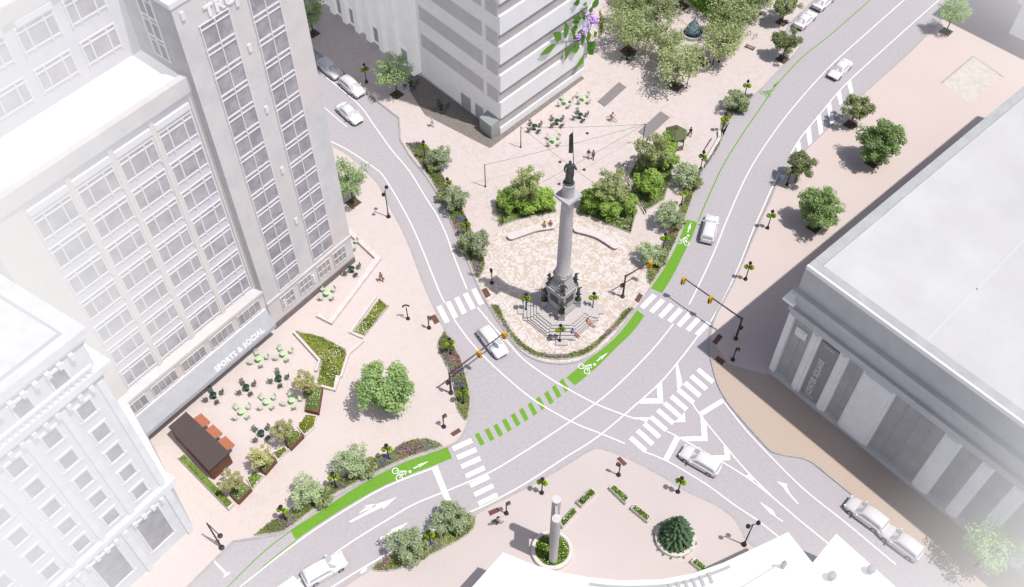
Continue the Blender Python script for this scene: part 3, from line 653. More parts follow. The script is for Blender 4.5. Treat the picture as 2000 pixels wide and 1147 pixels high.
for a in (-0.5, -6.0, -11.5, -17, -22.5): FS.box(b, a - 0.35, a + 0.35, 0, 0.4, 0.12, 10.6)
b.build('pilaster', 'sw_trim', sb)
for face_, a0, a1 in ((FS, -25.5, -0.4),):
    for z in (31.55, 36.4, 9.95):
        b = MB(); a = a0
        while a < a1: face_.box(b, a - .2, a + .2, .02, .62, z - .55, z + .1); a += 1.15
        b.build('brackets', 'sw_trim', sb)['kind'] = 'stuff'
    b = MB(); a = a0
    while a < a1: face_.box(b, a - .1, a + .1, .45, .65, 33.0, 33.8); a += .55
    face_.box(b, a0, a1, .4, .7, 33.8, 34.0); b.build('balustrade', 'sw_trim', sb)
def simple_window(face, a0, a1, o, z0, z1, parent, fm, pm):
    f = MB()
    for q0, q1, y0, y1 in ((a0 - .18, a0, z0 - .1, z1), (a1, a1 + .18, z0 - .1, z1), (a0 - .25, a1 + .25, z1, z1 + .25), (a0 - .3, a1 + .3, z0 - .25, z0 - .02)): face.box(f, q0, q1, o - .02, o + .16, y0, y1)
    fo = f.build('window', fm, parent); p = MB(); p.quad(face(a0, o, z0), face(a1, o, z0), face(a1, o, z1), face(a0, o, z1)); p.build('pane', pm, fo)
for k in range(5):
    for a in (-2.6, -6.1, -9.6, -13.1, -16.6): simple_window(FS, a - 0.7, a + 0.7, 0.04, 12.4 + 3.9 * k, 14.4 + 3.9 * k, sb, 'sw_trim', 'sw_pane')
for a in (-3, -6.5, -10): simple_window(FS, a - 0.7, a + 0.7, 0.04, 33.6, 35.6, sb, 'sw_trim', 'sw_pane')
for a in (3, 8): simple_window(FRF, a - 1.2, a + 1.2, 0.04, 3, 9, sb, 'sw_trim', 'sw_pane')
for a in (-3.4, -8.8, -14.2): simple_window(FS, a - 1.4, a + 1.4, 0.04, 2.5, 9, sb, 'sw_trim', 'sw_pane')

# ---- north building with white and grey bands
nc = G(975, 262, 0)
FNR = Face(nc, 46.0); FNL = Face(nc, -47.2 + 180)       # right face from the corner; left face runs back along the street
nb = thing('banded_building', 'tall white building with grey horizontal window bands and a sharp street corner', 'building')
RL, LL, NH = 18.5, 17.8, 95.0  # walls carried far up out of view to lengthen the street shadow
far_r, far_l = FNR.xy(RL, 0), FNL.xy(LL, 0)
b = MB(); b.prism([nc, far_r, (far_r[0] + far_l[0] - nc[0], far_r[1] + far_l[1] - nc[1]), far_l], 0, NH, 0); b.build('wall', 'north_beige', nb)
FNL2 = Face(far_l, -47.2)                              # left face read left to right
for k in range(18):
    z0 = 3.25 + 4.98 * k
    s_ = MB(); FNR.box(s_, -0.0, RL + 0.3, 0.0, 0.4, z0, z0 + 3.0); s_.build('white_spandrel', 'north_white', nb)
    w_ = MB(); z1 = z0 + 3.0; w_.quad(FNR(0.05, 0.05, z1), FNR(RL, 0.05, z1), FNR(RL, 0.05, z1 + 1.98), FNR(0.05, 0.05, z1 + 1.98)); w_.build('window_band', 'north_band', nb)
    for a0, a1 in ((0.7, 14.6), (15.4, 17.75)):
        f = MB()
        for q0, q1, y0, y1 in ((a0 - .1, a1 + .02, z1 + 2.3, z1 + 2.4), (a0 - .1, a1 + .02, z1 - .35, z1 - .25), (a0 - .1, a0, z1 - .25, z1 + 2.3)): FNL2.box(f, q0, q1, -.02, .12, y0, y1)
        fo = f.build('window_band', 'north_white', nb); p = MB(); p.quad(FNL2(a0, .04, z1 - .25), FNL2(a1, .04, z1 - .25), FNL2(a1, .04, z1 + 2.3), FNL2(a0, .04, z1 + 2.3)); p.build('pane', 'north_band_side', fo)
b = MB(); FNR.box(b, 0, RL, 0, 0.3, 0.0, 1.3); b.build('plinth', 'north_white', nb)
b = MB(); b.quad(FNR(0.05, 0.06, 1.3), FNR(RL, 0.06, 1.3), FNR(RL, 0.06, 3.25), FNR(0.05, 0.06, 3.25)); b.build('window_band', 'north_band', nb)
b = MB()
for a0, a1 in ((9.4, 11.6), (12.6, 14.4), (15.8, 17.6)): b.quad(FNL2(a0, .05, 0.1), FNL2(a1, .05, 0.1), FNL2(a1, .05, 2.7), FNL2(a0, .05, 2.7))
b.build('shop_front', 'north_band', nb)
b = MB(); q = [FNL2(15.3, 0.0, 3.0), FNL2(17.9, 0.0, 3.0), FNL2(17.9, 1.6, 2.6), FNL2(15.3, 1.6, 2.6)]; b.quad(*q); b.quad(FNL2(15.3, 1.6, 2.6), FNL2(17.9, 1.6, 2.6), FNL2(17.9, 1.6, 0.2), FNL2(15.3, 1.6, 0.2)); b.quad(FNL2(15.3, 0, 3.0), FNL2(15.3, 1.6, 2.6), FNL2(15.3, 1.6, 0.2), FNL2(15.3, 0, 0.2)); b.quad(FNL2(17.9, 0, 3.0), FNL2(17.9, 1.6, 2.6), FNL2(17.9, 1.6, 0.2), FNL2(17.9, 0, 0.2))
b.build('glass_porch', 'glass_pale', nb)
# climbing plant with big leaves on its right face
def on_face(px, py, face, off):
    d = ray(px, py); n = face.n; q = (face.p[0] + n[0] * off, face.p[1] + n[1] * off)
    t = ((q[0] - CAM[0]) * n[0] + (q[1] - CAM[1]) * n[1]) / (d[0] * n[0] + d[1] * n[1])
    return Vector(tuple(CAM[i] + t * d[i] for i in range(3)))
pl = thing('climbing_plant', 'climbing plant with very large green leaves and a lilac flower on the white banded facade', 'plant')
sc_ = 4.096; OFF = 0.7
lf = MB(); st_ = MB(); rnd = random.Random(5)
def big_leaf(x0, y0, x1, y1, wd):
    wd *= 1.3
    p0, p1 = on_face(960 + x0 / sc_, y0 / sc_, FNR, OFF), on_face(960 + x1 / sc_, y1 / sc_, FNR, OFF)
    d = p1 - p0; n = Vector((FNR.n[0], FNR.n[1], 0.25)).normalized(); s = d.cross(n).normalized() * wd / 2
    vs = []; prof = [0.02, 0.55, 0.92, 1.0, 0.85, 0.5, 0.02]
    for i, r in enumerate(prof):
        t = i / (len(prof) - 1); c = p0 + d * t + n * (0.12 * math.sin(t * math.pi))
        vs += [c - s * r + n * 0.1, c, c + s * r + n * 0.1]
    fs = []
    for i in range(len(prof) - 1):
        fs += [(3 * i, 3 * i + 1, 3 * i + 4, 3 * i + 3), (3 * i + 1, 3 * i + 2, 3 * i + 5, 3 * i + 4)]
    lf.add(vs, fs, 0, rnd.random())
for q in ((512, 350, 383, 442, .8), (590, 310, 588, 178, .95), (552, 320, 492, 262, 1.1), (608, 362, 588, 480, .8), (700, 372, 632, 398, 1.2), (770, 250, 765, 345, .9), (765, 335, 808, 438, 1.3), (828, 330, 775, 400, 1.2), (738, 435, 672, 550, .75), (720, 270, 722, 365, .7), (822, 250, 824, 300, .7),
          (690, 215, 632, 238, .7), (700, 180, 640, 176, .7), (720, 150, 640, 142, .6), (742, 160, 715, 85, .75), (760, 150, 770, 92, .6), (700, 20, 650, 30, .6), (800, 70, 850, -20, 1.0), (775, 100, 800, 55, .7), (660, 305, 640, 235, .6), (700, 270, 640, 312, .6), (680, 265, 735, 245, .6), (760, 25, 725, 40, .5), (700, -10, 660, 40, .7)): big_leaf(*q)
lf.build('leaves', 'facade_leaf', pl, True)
for q in (((520, 345), (600, 330), (690, 330), (760, 300), (800, 200), (790, 100)), ((600, 330), (590, 420)), ((760, 300), (800, 420), (735, 440)), ((690, 330), (700, 280), (790, 200))):
    st_.tube([on_face(960 + x / sc_, y / sc_, FNR, OFF - 0.15) for x, y in q], 0.05, 5)
st_.build('stem', 'bark', pl)
fl = MB()
for i in range(70):
    cx0, cy0, rr = ((805, 145, 42), (815, 180, 30), (748, 255, 26), (690, 300, 18))[min(3, int(rnd.random() ** 1.6 * 4))]
    p = on_face(960 + (cx0 + rnd.gauss(0, rr / 2)) / sc_, (cy0 + rnd.gauss(0, rr / 2)) / sc_, FNR, OFF + 0.3 + rnd.random() * 0.3)
    a = rnd.random() * 6.28; s = 0.26
    fl.quad(p + Vector((s * math.cos(a), s * math.sin(a), 0)), p + Vector((-s * math.sin(a), s * math.cos(a), .15)), p + Vector((-s * math.cos(a), -s * math.sin(a), 0.05)), p + Vector((s * math.sin(a), -s * math.cos(a), .1)))
fl.build('flower', 'flower_lilac', pl)['kind'] = 'stuff'

# ---- white ribbed building behind, along the upper left street
wc = FNL.xy(LL + 0.4, -0.5)
FNW = Face((wc[0] - 34 * math.cos(R(-47.2)), wc[1] - 34 * math.sin(R(-47.2))), -47.2)
wb = thing('ribbed_building', 'white building with tall vertical ribs beside the banded building on the upper street', 'building')
b = MB(); b.prism([FNW.xy(0, 0), FNW.xy(34, 0), FNW.xy(34, -14), FNW.xy(0, -14)], 0, 92); b.build('wall', 'nw_white', wb)  # unseen upper height stretched to throw a longer shadow on the street
b = MB()
for a in (9.5, 13.0, 16.3, 19.6, 22.6, 26.0, 29.5, 33.4): FNW.box(b, a - 0.55, a + 0.55, 0, 0.7, 0.12, 92)
b.build('rib', 'nw_white', wb)
b = MB(); FNW.box(b, 0, 34, 0, 1.0, 91, 92.6); b.build('cornice', 'nw_white', wb)
for a in (14.6, 18, 24.2, 31.2):
    simple_window(FNW, a - 0.8, a + 0.8, 0.05, 0.5, 3.4, wb, 'nw_white', 'north_band')

# ---- east corner building with pilasters and a vertical banner
FE = Face(G(1501, 728, 0), -48.2); EH = 21.0
eb = thing('corner_building', 'large flat roofed stone building with wide pilasters and a vertical dark banner', 'building')
FE_L = Face(FE.xy(0, 0), 43.0)
ELEN, EDEP = 46, 62
def eft(d0, d1): return [FE.xy(-d0, d1), FE.xy(ELEN, d1), FE.xy(ELEN, -EDEP), FE.xy(-d0, -EDEP)]
b = MB(); b.prism(eft(0, -0.6), 0, EH - 0.6, 0); b.build('wall', 'east_stone', eb)
b = MB()
pil = [(-0.2, 0.55), (3.2, 4.35), (6.95, 8.1), (10.1, 14.2), (20.4, 22.4), (24.8, 26.2), (28.4, 30.0), (32.5, 34), (37, 38.5), (42, 46)]
b = MB()
for i, (a0, a1) in enumerate(pil):
    FE.box(b, a0, a1, -0.6, -0.02, 0.8, 12.4)
    if i: FE.box(b, a0 + 0.25, a1 - 0.35, -0.1, 0.14, 0.8, 12.1)
b.build('pilaster', 'east_light', eb)
for i in range(len(pil) - 1):
    a0, a1 = pil[i][1], pil[i + 1][0]
    if i == 1: continue
    p = MB(); p.quad(FE(a0, -0.55, 0.9), FE(a1, -0.55, 0.9), FE(a1, -0.55, 11.9), FE(a0, -0.55, 11.9))
    wn_ = p.build('window', 'east_dark', eb)
    f = MB()
    n_ = 1 if a1 - a0 < 3 else 3
    for j in range(1, n_ + 1): x = a0 + (a1 - a0) * j / (n_ + 1); FE.box(f, x - .06, x + .06, -.57, -.45, 0.9, 11.9)
    f.build('frame', 'east_bar', wn_)
b = MB(); FE.box(b, 4.45, 6.85, -0.5, -0.2, 1.0, 11.6); bn = b.build('banner', 'east_banner', eb)
letters('CENTER SQUARE', 1.0, 'east_letter', bn, FE.matrix(5.75, -0.16, 1.7, vertical=True), sx=0.84)
b = MB()
for z in (1.25, 11.1): FE.box(b, 5.0, 6.3, -0.2, -0.15, z, z + 0.14)
b.build('banner_rule', 'east_letter', bn)
b = MB(); FE.box(b, 1.1, 2.6, -0.5, -0.35, 9.2, 10.6); FE.box(b, 1.4, 2.3, -0.35, -0.25, 9.4, 10.3); b.build('crest', 'east_light', eb)
b = MB()
b.prism(eft(0.15, 0.1), 12.4, 13.4); b.prism(eft(0.35, 0.45), 13.4, 13.9); b.prism(eft(0.1, 0.0), 13.9, 16.4)
b.prism(eft(0.5, 0.75), 16.4, 17.0); b.prism(eft(0.15, 0.15), 17.0, EH - 0.4); b.build('cornice', 'east_stone', eb)
b = MB(); b.prism([FE.xy(-0.1, 0.25), FE.xy(ELEN, 0.25), FE.xy(ELEN, -0.05), FE.xy(-0.1, -0.05)], EH - 0.4, EH + 0.15, 0); b.build('parapet_edge', 'win_white', eb)
b = MB(); b.prism([FE.xy(-0.1, -0.07), FE.xy(ELEN, -0.07), FE.xy(ELEN, -1.1), FE.xy(-0.1, -1.1)], EH - 0.4, EH + 0.1)
b.prism([FE.xy(-0.1, -1.12), FE.xy(1.0, -1.12), FE.xy(1.0, -EDEP), FE.xy(-0.1, -EDEP)], EH - 0.4, EH + 0.1); b.build('parapet', 'east_parapet', eb)
b = MB(); b.add([FE(1.0, -1.1, EH - 0.15), FE(ELEN, -1.1, EH - 0.15), FE(ELEN, -EDEP, EH - 0.15), FE(1.0, -EDEP, EH - 0.15)], [(0, 1, 2, 3)]); b.build('roof', 'east_roof', eb)
b = MB(); z = EH - 0.14
for p, q in (((1805, 670), (2010, 460)), ((1805, 670), (1830, 690)), ((1905, 560), (1925, 590)), ((1830, 690), (1990, 820))):
    pts = [G(*p, z), G(*q, z)]; b = MB(); b.ribbon(pts, 0.14, z); b.build('roof_seam', 'east_roof_line', eb)
b = MB(); FE.box(b, -1.3, 0.2, -1.6, 0.5, 14.2, 14.6); b.build('cornice_block', 'win_white', eb)
b = MB(); FE.box(b, -0.1, ELEN, -0.6, 0.05, 0.05, 0.8); b.build('plinth', 'east_stone', eb)

# ---- far corner building at the upper right
nec = G(1970, 66, 0)
FNE = Face(nec, 45)
ne = thing('stepped_building', 'faded white building with stepped cornices at the upper right edge', 'building')
b = MB(); b.prism([nec, FNE.xy(16, 0), FNE.xy(16, 40), FNE.xy(0, 40)][::1], 0, 26); 
b = MB(); e2 = Face(nec, -45); b.prism([nec, e2.xy(30, 0), (e2.xy(30, 0)[0] + 30, e2.xy(30, 0)[1] + 30), FNE.xy(42, 0)], 0, 26); b.build('wall', 'sw_wall', ne)
b = MB()
for z in (6, 10.5, 15, 20, 25.5): b.prism([(nec[0] - 1.0, nec[1]), (e2.xy(30, 0)[0], e2.xy(30, 0)[1] - 1), (e2.xy(30, 0)[0] + 30, e2.xy(30, 0)[1] + 30), (FNE.xy(42, 0)[0], FNE.xy(42, 0)[1] + 1)], z, z + 0.8)
b.build('cornice', 'sw_trim', ne)

# ---- white roofs of the buildings in front
def roof_building(name, label, pts, z, wall_m='south_white', extras=None):
    t = thing(name, label, 'building')
    pw = GP(pts, z); b = MB(); b.prism(pw, 0, z); b.build('wall', wall_m, t)
    c = (sum(p[0] for p in pw) / len(pw), sum(p[1] for p in pw) / len(pw))
    r = MB(); r.prism([(c[0] + (p[0] - c[0]) * 1.012, c[1] + (p[1] - c[1]) * 1.012) for p in pw], z + 0.02, z + 0.35, 0); r.build('roof', 'south_white', t)
    return t
arc = [(986, 1082), (1044, 1106), (1095, 1120), (1150, 1130), (1210, 1136), (1290, 1134), (1350, 1123), (1410, 1102), (1470, 1074), (1535, 1043), (1582, 1103), (1600, 1250), (880, 1250), (925, 1150)]
sb1 = roof_building('curved_building', 'white roofed building with a curved front behind the round planters', arc, 7.0)
b = MB()
z = 7.36
inn = GP([(1150, 1141), (1210, 1147), (1290, 1145), (1350, 1134), (1410, 1113), (1425, 1106)], z)
b.ribbon(smooth_line(inn), 0.32, z + 0.01); b.build('gutter', 'south_grey', sb1)
b = MB()
for x, y in ((1310, 1146), (1325, 1142), (1340, 1139), (1355, 1135), (1370, 1130), (1386, 1124)):
    p = G(x, y, z); b.box((p[0], p[1] - 0.3, z + 0.12), (0.28, 1.1, 0.2), 0.25)
b.build('roof_rib', 'south_grey', sb1)
p = G(1524, 1100, 9); b = MB(); b.prism(GP([(1450, 1150), (1524, 1104), (1575, 1150), (1575, 1250), (1450, 1250)], 7.4), 7.36, 8.0); b.lathe([(0.25, 8.0), (0.18, 8.8), (0.3, 8.9), (0.02, 9.7)], (G(1528, 1108, 8)[0], G(1528, 1108, 8)[1], 0), 8, 1); b.build('gable', ['south_white', 'south_grey'], sb1)
sb2 = roof_building('gabled_building', 'white roofed building with a pointed corner beside the lower right road', [(1632, 1046), (1690, 1098), (1745, 1147), (1800, 1250), (1560, 1250), (1585, 1104)], 6.0)
for x, y in ((1622, 1130), (1698, 1117)):
    p = G(x, y, 6.4); b = MB(); b.lathe([(0.32, 0), (0.3, 0.7), (0.45, 0.75), (0.4, 1.1), (0.1, 1.3)], (p[0], p[1], 6.36), 8); b.build('chimney', 'south_grey', sb2)
sb3 = roof_building('low_building', 'white roof corner just showing at the bottom edge beside the road', [(574, 1128), (596, 1150), (640, 1250), (500, 1250), (540, 1152)], 4.0)

# ------------------------------------------------------------------ monument
mc = G(1095, 605)
mo = thing('monument', 'tall granite column monument with bronze soldiers, a flag bearer on top and stepped octagonal base', 'monument', (mc[0], mc[1], 0.12))
def step_poly(e, wt, nt_, wn):
    """octagon with rectangular tips on the four axes: e tip reach, wt tip half width, nt_ notch depth, wn second half width"""
    q = [(e, -wt), (e, wt), (e - nt_, wt), (e - nt_, wn), (e - nt_ - (wn - wt) * 0.35, wn)]
    m = [(y, x) for x, y in q[1:][::-1]]
    quad = q[1:] + m
    out = []
    for r in range(4):
        c, s = ((1, 0), (0, 1), (-1, 0), (0, -1))[r]
        out += [(x * c - y * s, x * s + y * c) for x, y in quad]
    return out
sm = MB()
LV = [(5.55, 0.75, 0.75, 1.75), (4.75, 1.5, 0.55, 1.9), (4.3, 1.55, 0.45, 1.95), (3.85, 1.5, 0.4, 1.9), (3.45, 1.4, 0.35, 1.8), (3.1, 1.3, 0.3, 1.6)]
for i, l in enumerate(LV): sm.prism(step_poly(*l), 0.17 * i, 0.17 * (i + 1) if i < 5 else 1.02, 1, 0)
sm.build('steps', ['granite_step', 'step_riser'], mo)
def sq(b, half, z0, z1, m=0, ch=0.0):
    h = half * math.sqrt(2)
    if ch: p = [(h - ch, -ch), (h - ch, ch), (ch, h - ch), (-ch, h - ch), (-(h - ch), ch), (-(h - ch), -ch), (-ch, -(h - ch)), (ch, -(h - ch))]
    else: p = [(h, 0), (0, h), (-h, 0), (0, -h)]
    b.prism(p, z0, z1, m)
pd = MB()
for h, z0, z1 in ((1.85, 1.0, 1.5), (1.7, 1.5, 1.8), (1.52, 1.8, 4.9), (1.68, 4.9, 5.15), (1.8, 5.15, 5.4), (1.55, 5.4, 5.75), (1.42, 5.75, 6.1), (1.3, 6.1, 6.45), (1.12, 6.45, 6.8), (1.0, 6.8, 7.6), (1.12, 7.6, 7.8), (0.98, 7.8, 8.0)): sq(pd, h * .88, z0, z1, 0, 0.16)
for i in range(4):
    a = math.pi / 2 * i; c, s = math.cos(a), math.sin(a)
    pd.box((2.1 * c, 2.1 * s, 1.55), (0.8, 0.8, 1.1), a); pd.box((2.1 * c, 2.1 * s, 2.15), (0.92, 0.92, 0.12), a)
pd.build('pedestal', 'granite_dark', mo)
for i in range(4):
    a = math.pi / 4 + math.pi / 2 * i; c, s = math.cos(a), math.sin(a); pq = MB()
    pq.box((1.345 * c, 1.345 * s, 3.6), (0.08, 1.35, 1.2), a); pq.build('plaque', 'bronze', mo)
sh = MB(); sh.lathe([(1.0, 8.0), (1.02, 8.15), (0.9, 8.3), (0.95, 8.4), (0.84, 8.6), (0.83, 12), (0.76, 18), (0.70, 20.6), (0.8, 20.75), (0.74, 20.9)], n=28)
sharp(sh.build('shaft', 'granite', mo, True))
cp = MB()
for h, z0, z1 in ((0.78, 20.9, 21.1), (0.98, 21.1, 21.35), (1.12, 21.35, 21.65)): sq(cp, h, z0, z1)
cp.build('capital', 'granite', mo)
dr = MB(); dr.lathe([(0.74, 21.65), (0.70, 21.8), (0.68, 23.4), (0.72, 23.5), (0.66, 23.6)], n=24); sharp(dr.build('drum', 'granite', mo, True))
# bronze figures
def skin_mesh(name, joints, edges, mt, parent, sub=1, root=0):
    me = bpy.data.meshes.new(name); me.from_pydata([j[0] for j in joints], edges, [])
    o = bpy.data.objects.new(name, me); COL.objects.link(o)
    md = o.modifiers.new('skin', 'SKIN'); md.use_smooth_shade = True
    for i, j in enumerate(joints):
        r = j[1]; me.skin_vertices[0].data[i].radius = (r, r) if isinstance(r, (int, float)) else r
    me.skin_vertices[0].data[root].use_root = True
    if sub: s = o.modifiers.new('sub', 'SUBSURF'); s.levels = sub; s.render_levels = sub
    dg = bpy.context.evaluated_depsgraph_get(); ev = o.evaluated_get(dg); nm = bpy.data.meshes.new_from_object(ev)
    bpy.data.objects.remove(o); nm.name = name; nm.materials.clear(); nm.materials.append(M[mt])
    nm.polygons.foreach_set('use_smooth', [True] * len(nm.polygons))
    r = bpy.data.objects.new(name, nm); COL.objects.link(r)
    if parent is not None: r.parent = parent
    return r
def statue(name, parent, base, k, rz, seated=False, spear=False):
    c, s = math.cos(rz), math.sin(rz)
    T = lambda x, y, z: (base[0] + (x * c - y * s) * k, base[1] + (x * s + y * c) * k, base[2] + z * k)
    J = [(T(0, 0, .95), .17 * k), (T(0, 0, 1.3), .2 * k), (T(0, 0, 1.52), .08 * k), (T(0, 0, 1.62), .1 * k), (T(0, 0, 1.78), .1 * k),
         (T(-.22, 0, 1.42), .09 * k), (T(-.32, -.08, 1.15), .07 * k), (T(-.2, -.28, 1.05), .06 * k), (T(.22, 0, 1.42), .09 * k), (T(.36, -.12, 1.2), .07 * k), (T(.34, -.3, 1.4), .06 * k),
         (T(-.11, 0, .5), .13 * k), (T(-.12, 0.02, .05), .12 * k), (T(.11, -.05, .5), .13 * k), (T(.12, -.1, .05), .12 * k), (T(0, .14, .7), .17 * k)]
    Ed = [(0, 1), (1, 2), (2, 3), (3, 4), (1, 5), (5, 6), (6, 7), (1, 8), (8, 9), (9, 10), (0, 11), (11, 12), (0, 13), (13, 14), (0, 15)]
    o = skin_mesh(name, J, Ed, 'bronze', parent)
    b = MB(); b.lathe([(0.34 * k, 0), (0.3 * k, 0.06 * k)], base, 10); b.box(T(0, 0, .04), (.5 * k, .5 * k, .08 * k), rz)
    if spear: b.cyl(T(.34, -.32, 0.05), T(.34, -.32, spear), 0.03 * k, 0.03 * k, 6)
    b.build('statue_base', 'bronze', o)
    return o
for i in range(4):
    a = math.pi / 2 * i
    statue('soldier_statue', mo, (2.1 * math.cos(a), 2.1 * math.sin(a), 2.2), 1.4, a + math.pi / 2, spear=2.3 if i == 2 else False)
for i in range(4):
    a = math.pi / 2 * i
    statue('upper_statue', mo, (1.62 * math.cos(a), 1.62 * math.sin(a), 5.35), 1.25, a + math.pi / 2, spear=False)
top = statue('flag_bearer_statue', mo, (0, 0, 23.6), 1.9, 0.0)
J = [((0, 0, 23.65), .54), ((0, 0, 24.3), .5), ((0, 0, 24.9), .44), ((0, 0, 25.5), .44), ((.06, .02, 26.0), .44)]
skin_mesh('coat', J, [(0, 1), (1, 2), (2, 3), (3, 4)], 'bronze', top)
fg = MB(); fg.cyl((0.45, -0.15, 25.2), (0.08, 0.35, 30.9), 0.05, 0.04, 6)
n_ = 7
for i in range(n_):
    t0, t1 = i / n_, (i + 1) / n_
    P0, P1 = Vector((0.28, 0.1, 28.2)), Vector((0.1, 0.33, 30.6))
    for s0, s1 in ((0, .33), (.33, .66), (.66, 1)):
        def q(t, s): 
            wdt = 0.5 - 0.12 * t
            return P0.lerp(P1, t) + Vector((-s * wdt, -0.12 * math.sin(s * 5 + t * 3), -0.3 * s * (1 - .6 * t)))
        fg.quad(q(t0, s0), q(t1, s0), q(t1, s1), q(t0, s1))
        fg.quad(q(t0, s0) + Vector((0, .06, 0)), q(t0, s1) + Vector((0, .06, 0)), q(t1, s1) + Vector((0, .06, 0)), q(t1, s0) + Vector((0, .06, 0)))
fg.build('flag', 'bronze', top)
# curved stone benches round the mosaic
for lab, pts in (('long curved white stone bench left of the monument column', [(999, 466), (1018, 459), (1045, 450), (1078, 445)]), ('long curved white stone bench right of the monument column', [(1128, 452), (1149, 457), (1173, 466), (1201, 484)])):
    t = thing('curved_bench', lab, 'bench', group='curved stone benches behind the column')
    pw = smooth_line(GP(pts)); b = MB(); b.wall(pw, 0.8, 0.12, 0.5); 
    b.build('base', 'granite_step', t)
    b = MB(); b.wall(pw, 1.1, 0.505, 0.64)
    for e in (0, -1): b.lathe([(0.55, 0.505), (0.55, 0.639)], (pw[e][0], pw[e][1], 0), 14)
    b.build('seat', 'stone_white', t)

# ------------------------------------------------------------------ street furniture
LN = 'hanging basket lamps along the square'
lamp = thing('street_lamp', 'x', 'street lamp')
b = MB(); b.lathe([(0.27, 0), (0.27, 0.12), (0.2, 0.2), (0.14, 0.45), (0.09, 0.55)], n=12); sharp(b.build('base', 'iron', lamp, True))
b = MB(); b.cyl((0, 0, .5), (0, 0, 3.1), 0.075, 0.06, 8); b.cyl((-.38, 0, 2.75), (.38, 0, 2.75), 0.03, n=6); b.build('pole', 'iron', lamp, True)
b = MB(); b.lathe([(0.1, 3.1), (0.2, 3.2), (0.22, 3.45), (0.12, 3.6)], n=10); lt = b.build('lantern', 'glass_lamp', lamp, True)
b = MB(); b.lathe([(0.25, 3.45), (0.2, 3.55), (0.06, 3.75), (0.02, 3.85)], n=10); b.build('cap', 'iron', lt, True)
rnd = random.Random(8)
for sx in (-1, 1):
    b = MB()
    for i in range(110):
        d = Vector((rnd.gauss(0, 1), rnd.gauss(0, 1), rnd.gauss(0, 1))).normalized(); p = Vector((sx * .34, 0, 2.6)) + Vector((d.x * .34, d.y * .36, d.z * .36)) * rnd.uniform(.7, 1)
        u = d.orthogonal().normalized() * .11; v = d.cross(u).normalized() * .1; q = d * .05
        b.quad(p - u - q, p + v, p + u - q, p - v, 0, min(1, max(0, rnd.random() * .6 + d.z * .3 + .1)))
    bk = b.build('flower_basket', 'leaf_basket', lamp)
    b = MB(); b.lathe([(0.05, 2.28), (0.2, 2.38), (0.24, 2.55)], (sx * .34, 0, 0), 8); b.build('pot', 'iron', bk, True)
lamps = [((1537, 361), 'basket lamp beside the small dark tree on the right pavement'), ((1499, 446), 'basket lamp on the right pavement near the road, middle of that row'), ((1456, 546), 'basket lamp on the right pavement above the traffic mast'),
         ((1027, 607), 'basket lamp on the left tip of the monument steps'), ((1157, 605), 'basket lamp on the right tip of the monument steps'), ((1093, 667), 'basket lamp on the front tip of the monument steps'),
         ((830, 311), 'basket lamp at the top end of the long left flower bed'), ((876, 383), 'basket lamp in the middle of the long left flower bed'), ((912, 463), 'basket lamp near the lower end of the long left flower bed'),
         ((1453, 193), 'basket lamp at the far end of the right flower bed'), ((1410, 258), 'basket lamp by the pink flowers of the right bed'), ((1368, 331), 'basket lamp beside the low white wall and rail'), ((1330, 402), 'basket lamp above the green bicycle lane in the right bed'), ((1294, 490), 'basket lamp in the right bed near the traffic signal'),
         ((1058, 963), 'basket lamp on the lower plaza above the twin pillars'), ((1324, 961), 'basket lamp on the lower plaza above the conifer'), ((760, 898), 'basket lamp in the bed beside the green lane, nearest the crossing'), ((657, 952), 'basket lamp between the two silver shrubs beside the green lane'), ((559, 1016), 'basket lamp at the lower left tip of the green lane bed'),
         ((880, 693), 'basket lamp in the upper part of the small kerb bed'), ((905, 788), 'basket lamp in the lower part of the small kerb bed'), ((841, 1064), 'basket lamp in the bed between two shrubs by the lower road'), ((716, 161), 'basket lamp in the shade of the upper left street')]
for (p, l) in lamps: place(lamp, G3(*p), rnd.uniform(-.5, .5), 'dark iron ' + l if len(l.split()) < 13 else l, LN)
# twin-headed plain lamps, long arm lamp
tl_ = thing('twin_lamp', 'x', 'street lamp')
b = MB(); b.lathe([(0.3, 0), (0.3, .15), (.16, .35), (.1, .8)], n=12); b.build('base', 'iron', tl_, True)
b = MB(); b.cyl((0, 0, .7), (0, 0, 5.3), .085, .06, 8); b.cyl((-.5, 0, 4.9), (.55, 0, 5.3), .04, n=6); b.build('pole', 'iron', tl_, True)
for x, z in ((-.5, 4.9), (.55, 5.3)):
    b = MB(); b.lathe([(.05, z - .15), (.24, z), (.24, z + .25), (.1, z + .42), (.02, z + .5)], (x, 0, 0), 10); b.build('lamp_head', 'iron', tl_, True)
place(tl_, G3(759, 424), 1.2, 'tall dark lamp with two heads beside the upper left street near the tower', 'tall twin lamps')
place(tl_, G3(1453, 1064), 0.2, 'tall dark lamp with two heads at the lower right of the round planters', 'tall twin lamps')
ml = thing('arm_lamp', 'dark leaning arm lamp shaped like a letter at the lower left corner', 'street lamp', G3(433, 1070))
b = MB(); b.lathe([(.32, 0), (.32, .12), (.2, .22)], n=14); b.build('base', 'iron', ml, True)
pt = Vector(G(404, 1022, 5.0)) - Vector(G(433, 1070)); pe = Vector(G(430, 1047, 2.9)) - Vector(G(433, 1070))
b = MB(); b.cyl((0, 0, .2), (pt.x, pt.y, 4.9), .1, .08, 8); b.build('pole', 'iron', ml, True)
b = MB(); b.cyl((pt.x, pt.y, 4.9), (pe.x, pe.y, 2.8), .05, n=6); b.build('arm', 'iron', ml, True)
b = MB(); b.ball((pe.x, pe.y, 2.8), .3, 14, 8, sq=.6); b.build('lamp_head', 'iron', ml, True)
cl = thing('curved_lamp', 'short dark post with a crescent shaped head on the west plaza', 'street lamp', G3(797, 623))
b = MB(); b.lathe([(.26, 0), (.24, .2), (.09, .35)], n=12); b.build('base', 'iron', cl, True)
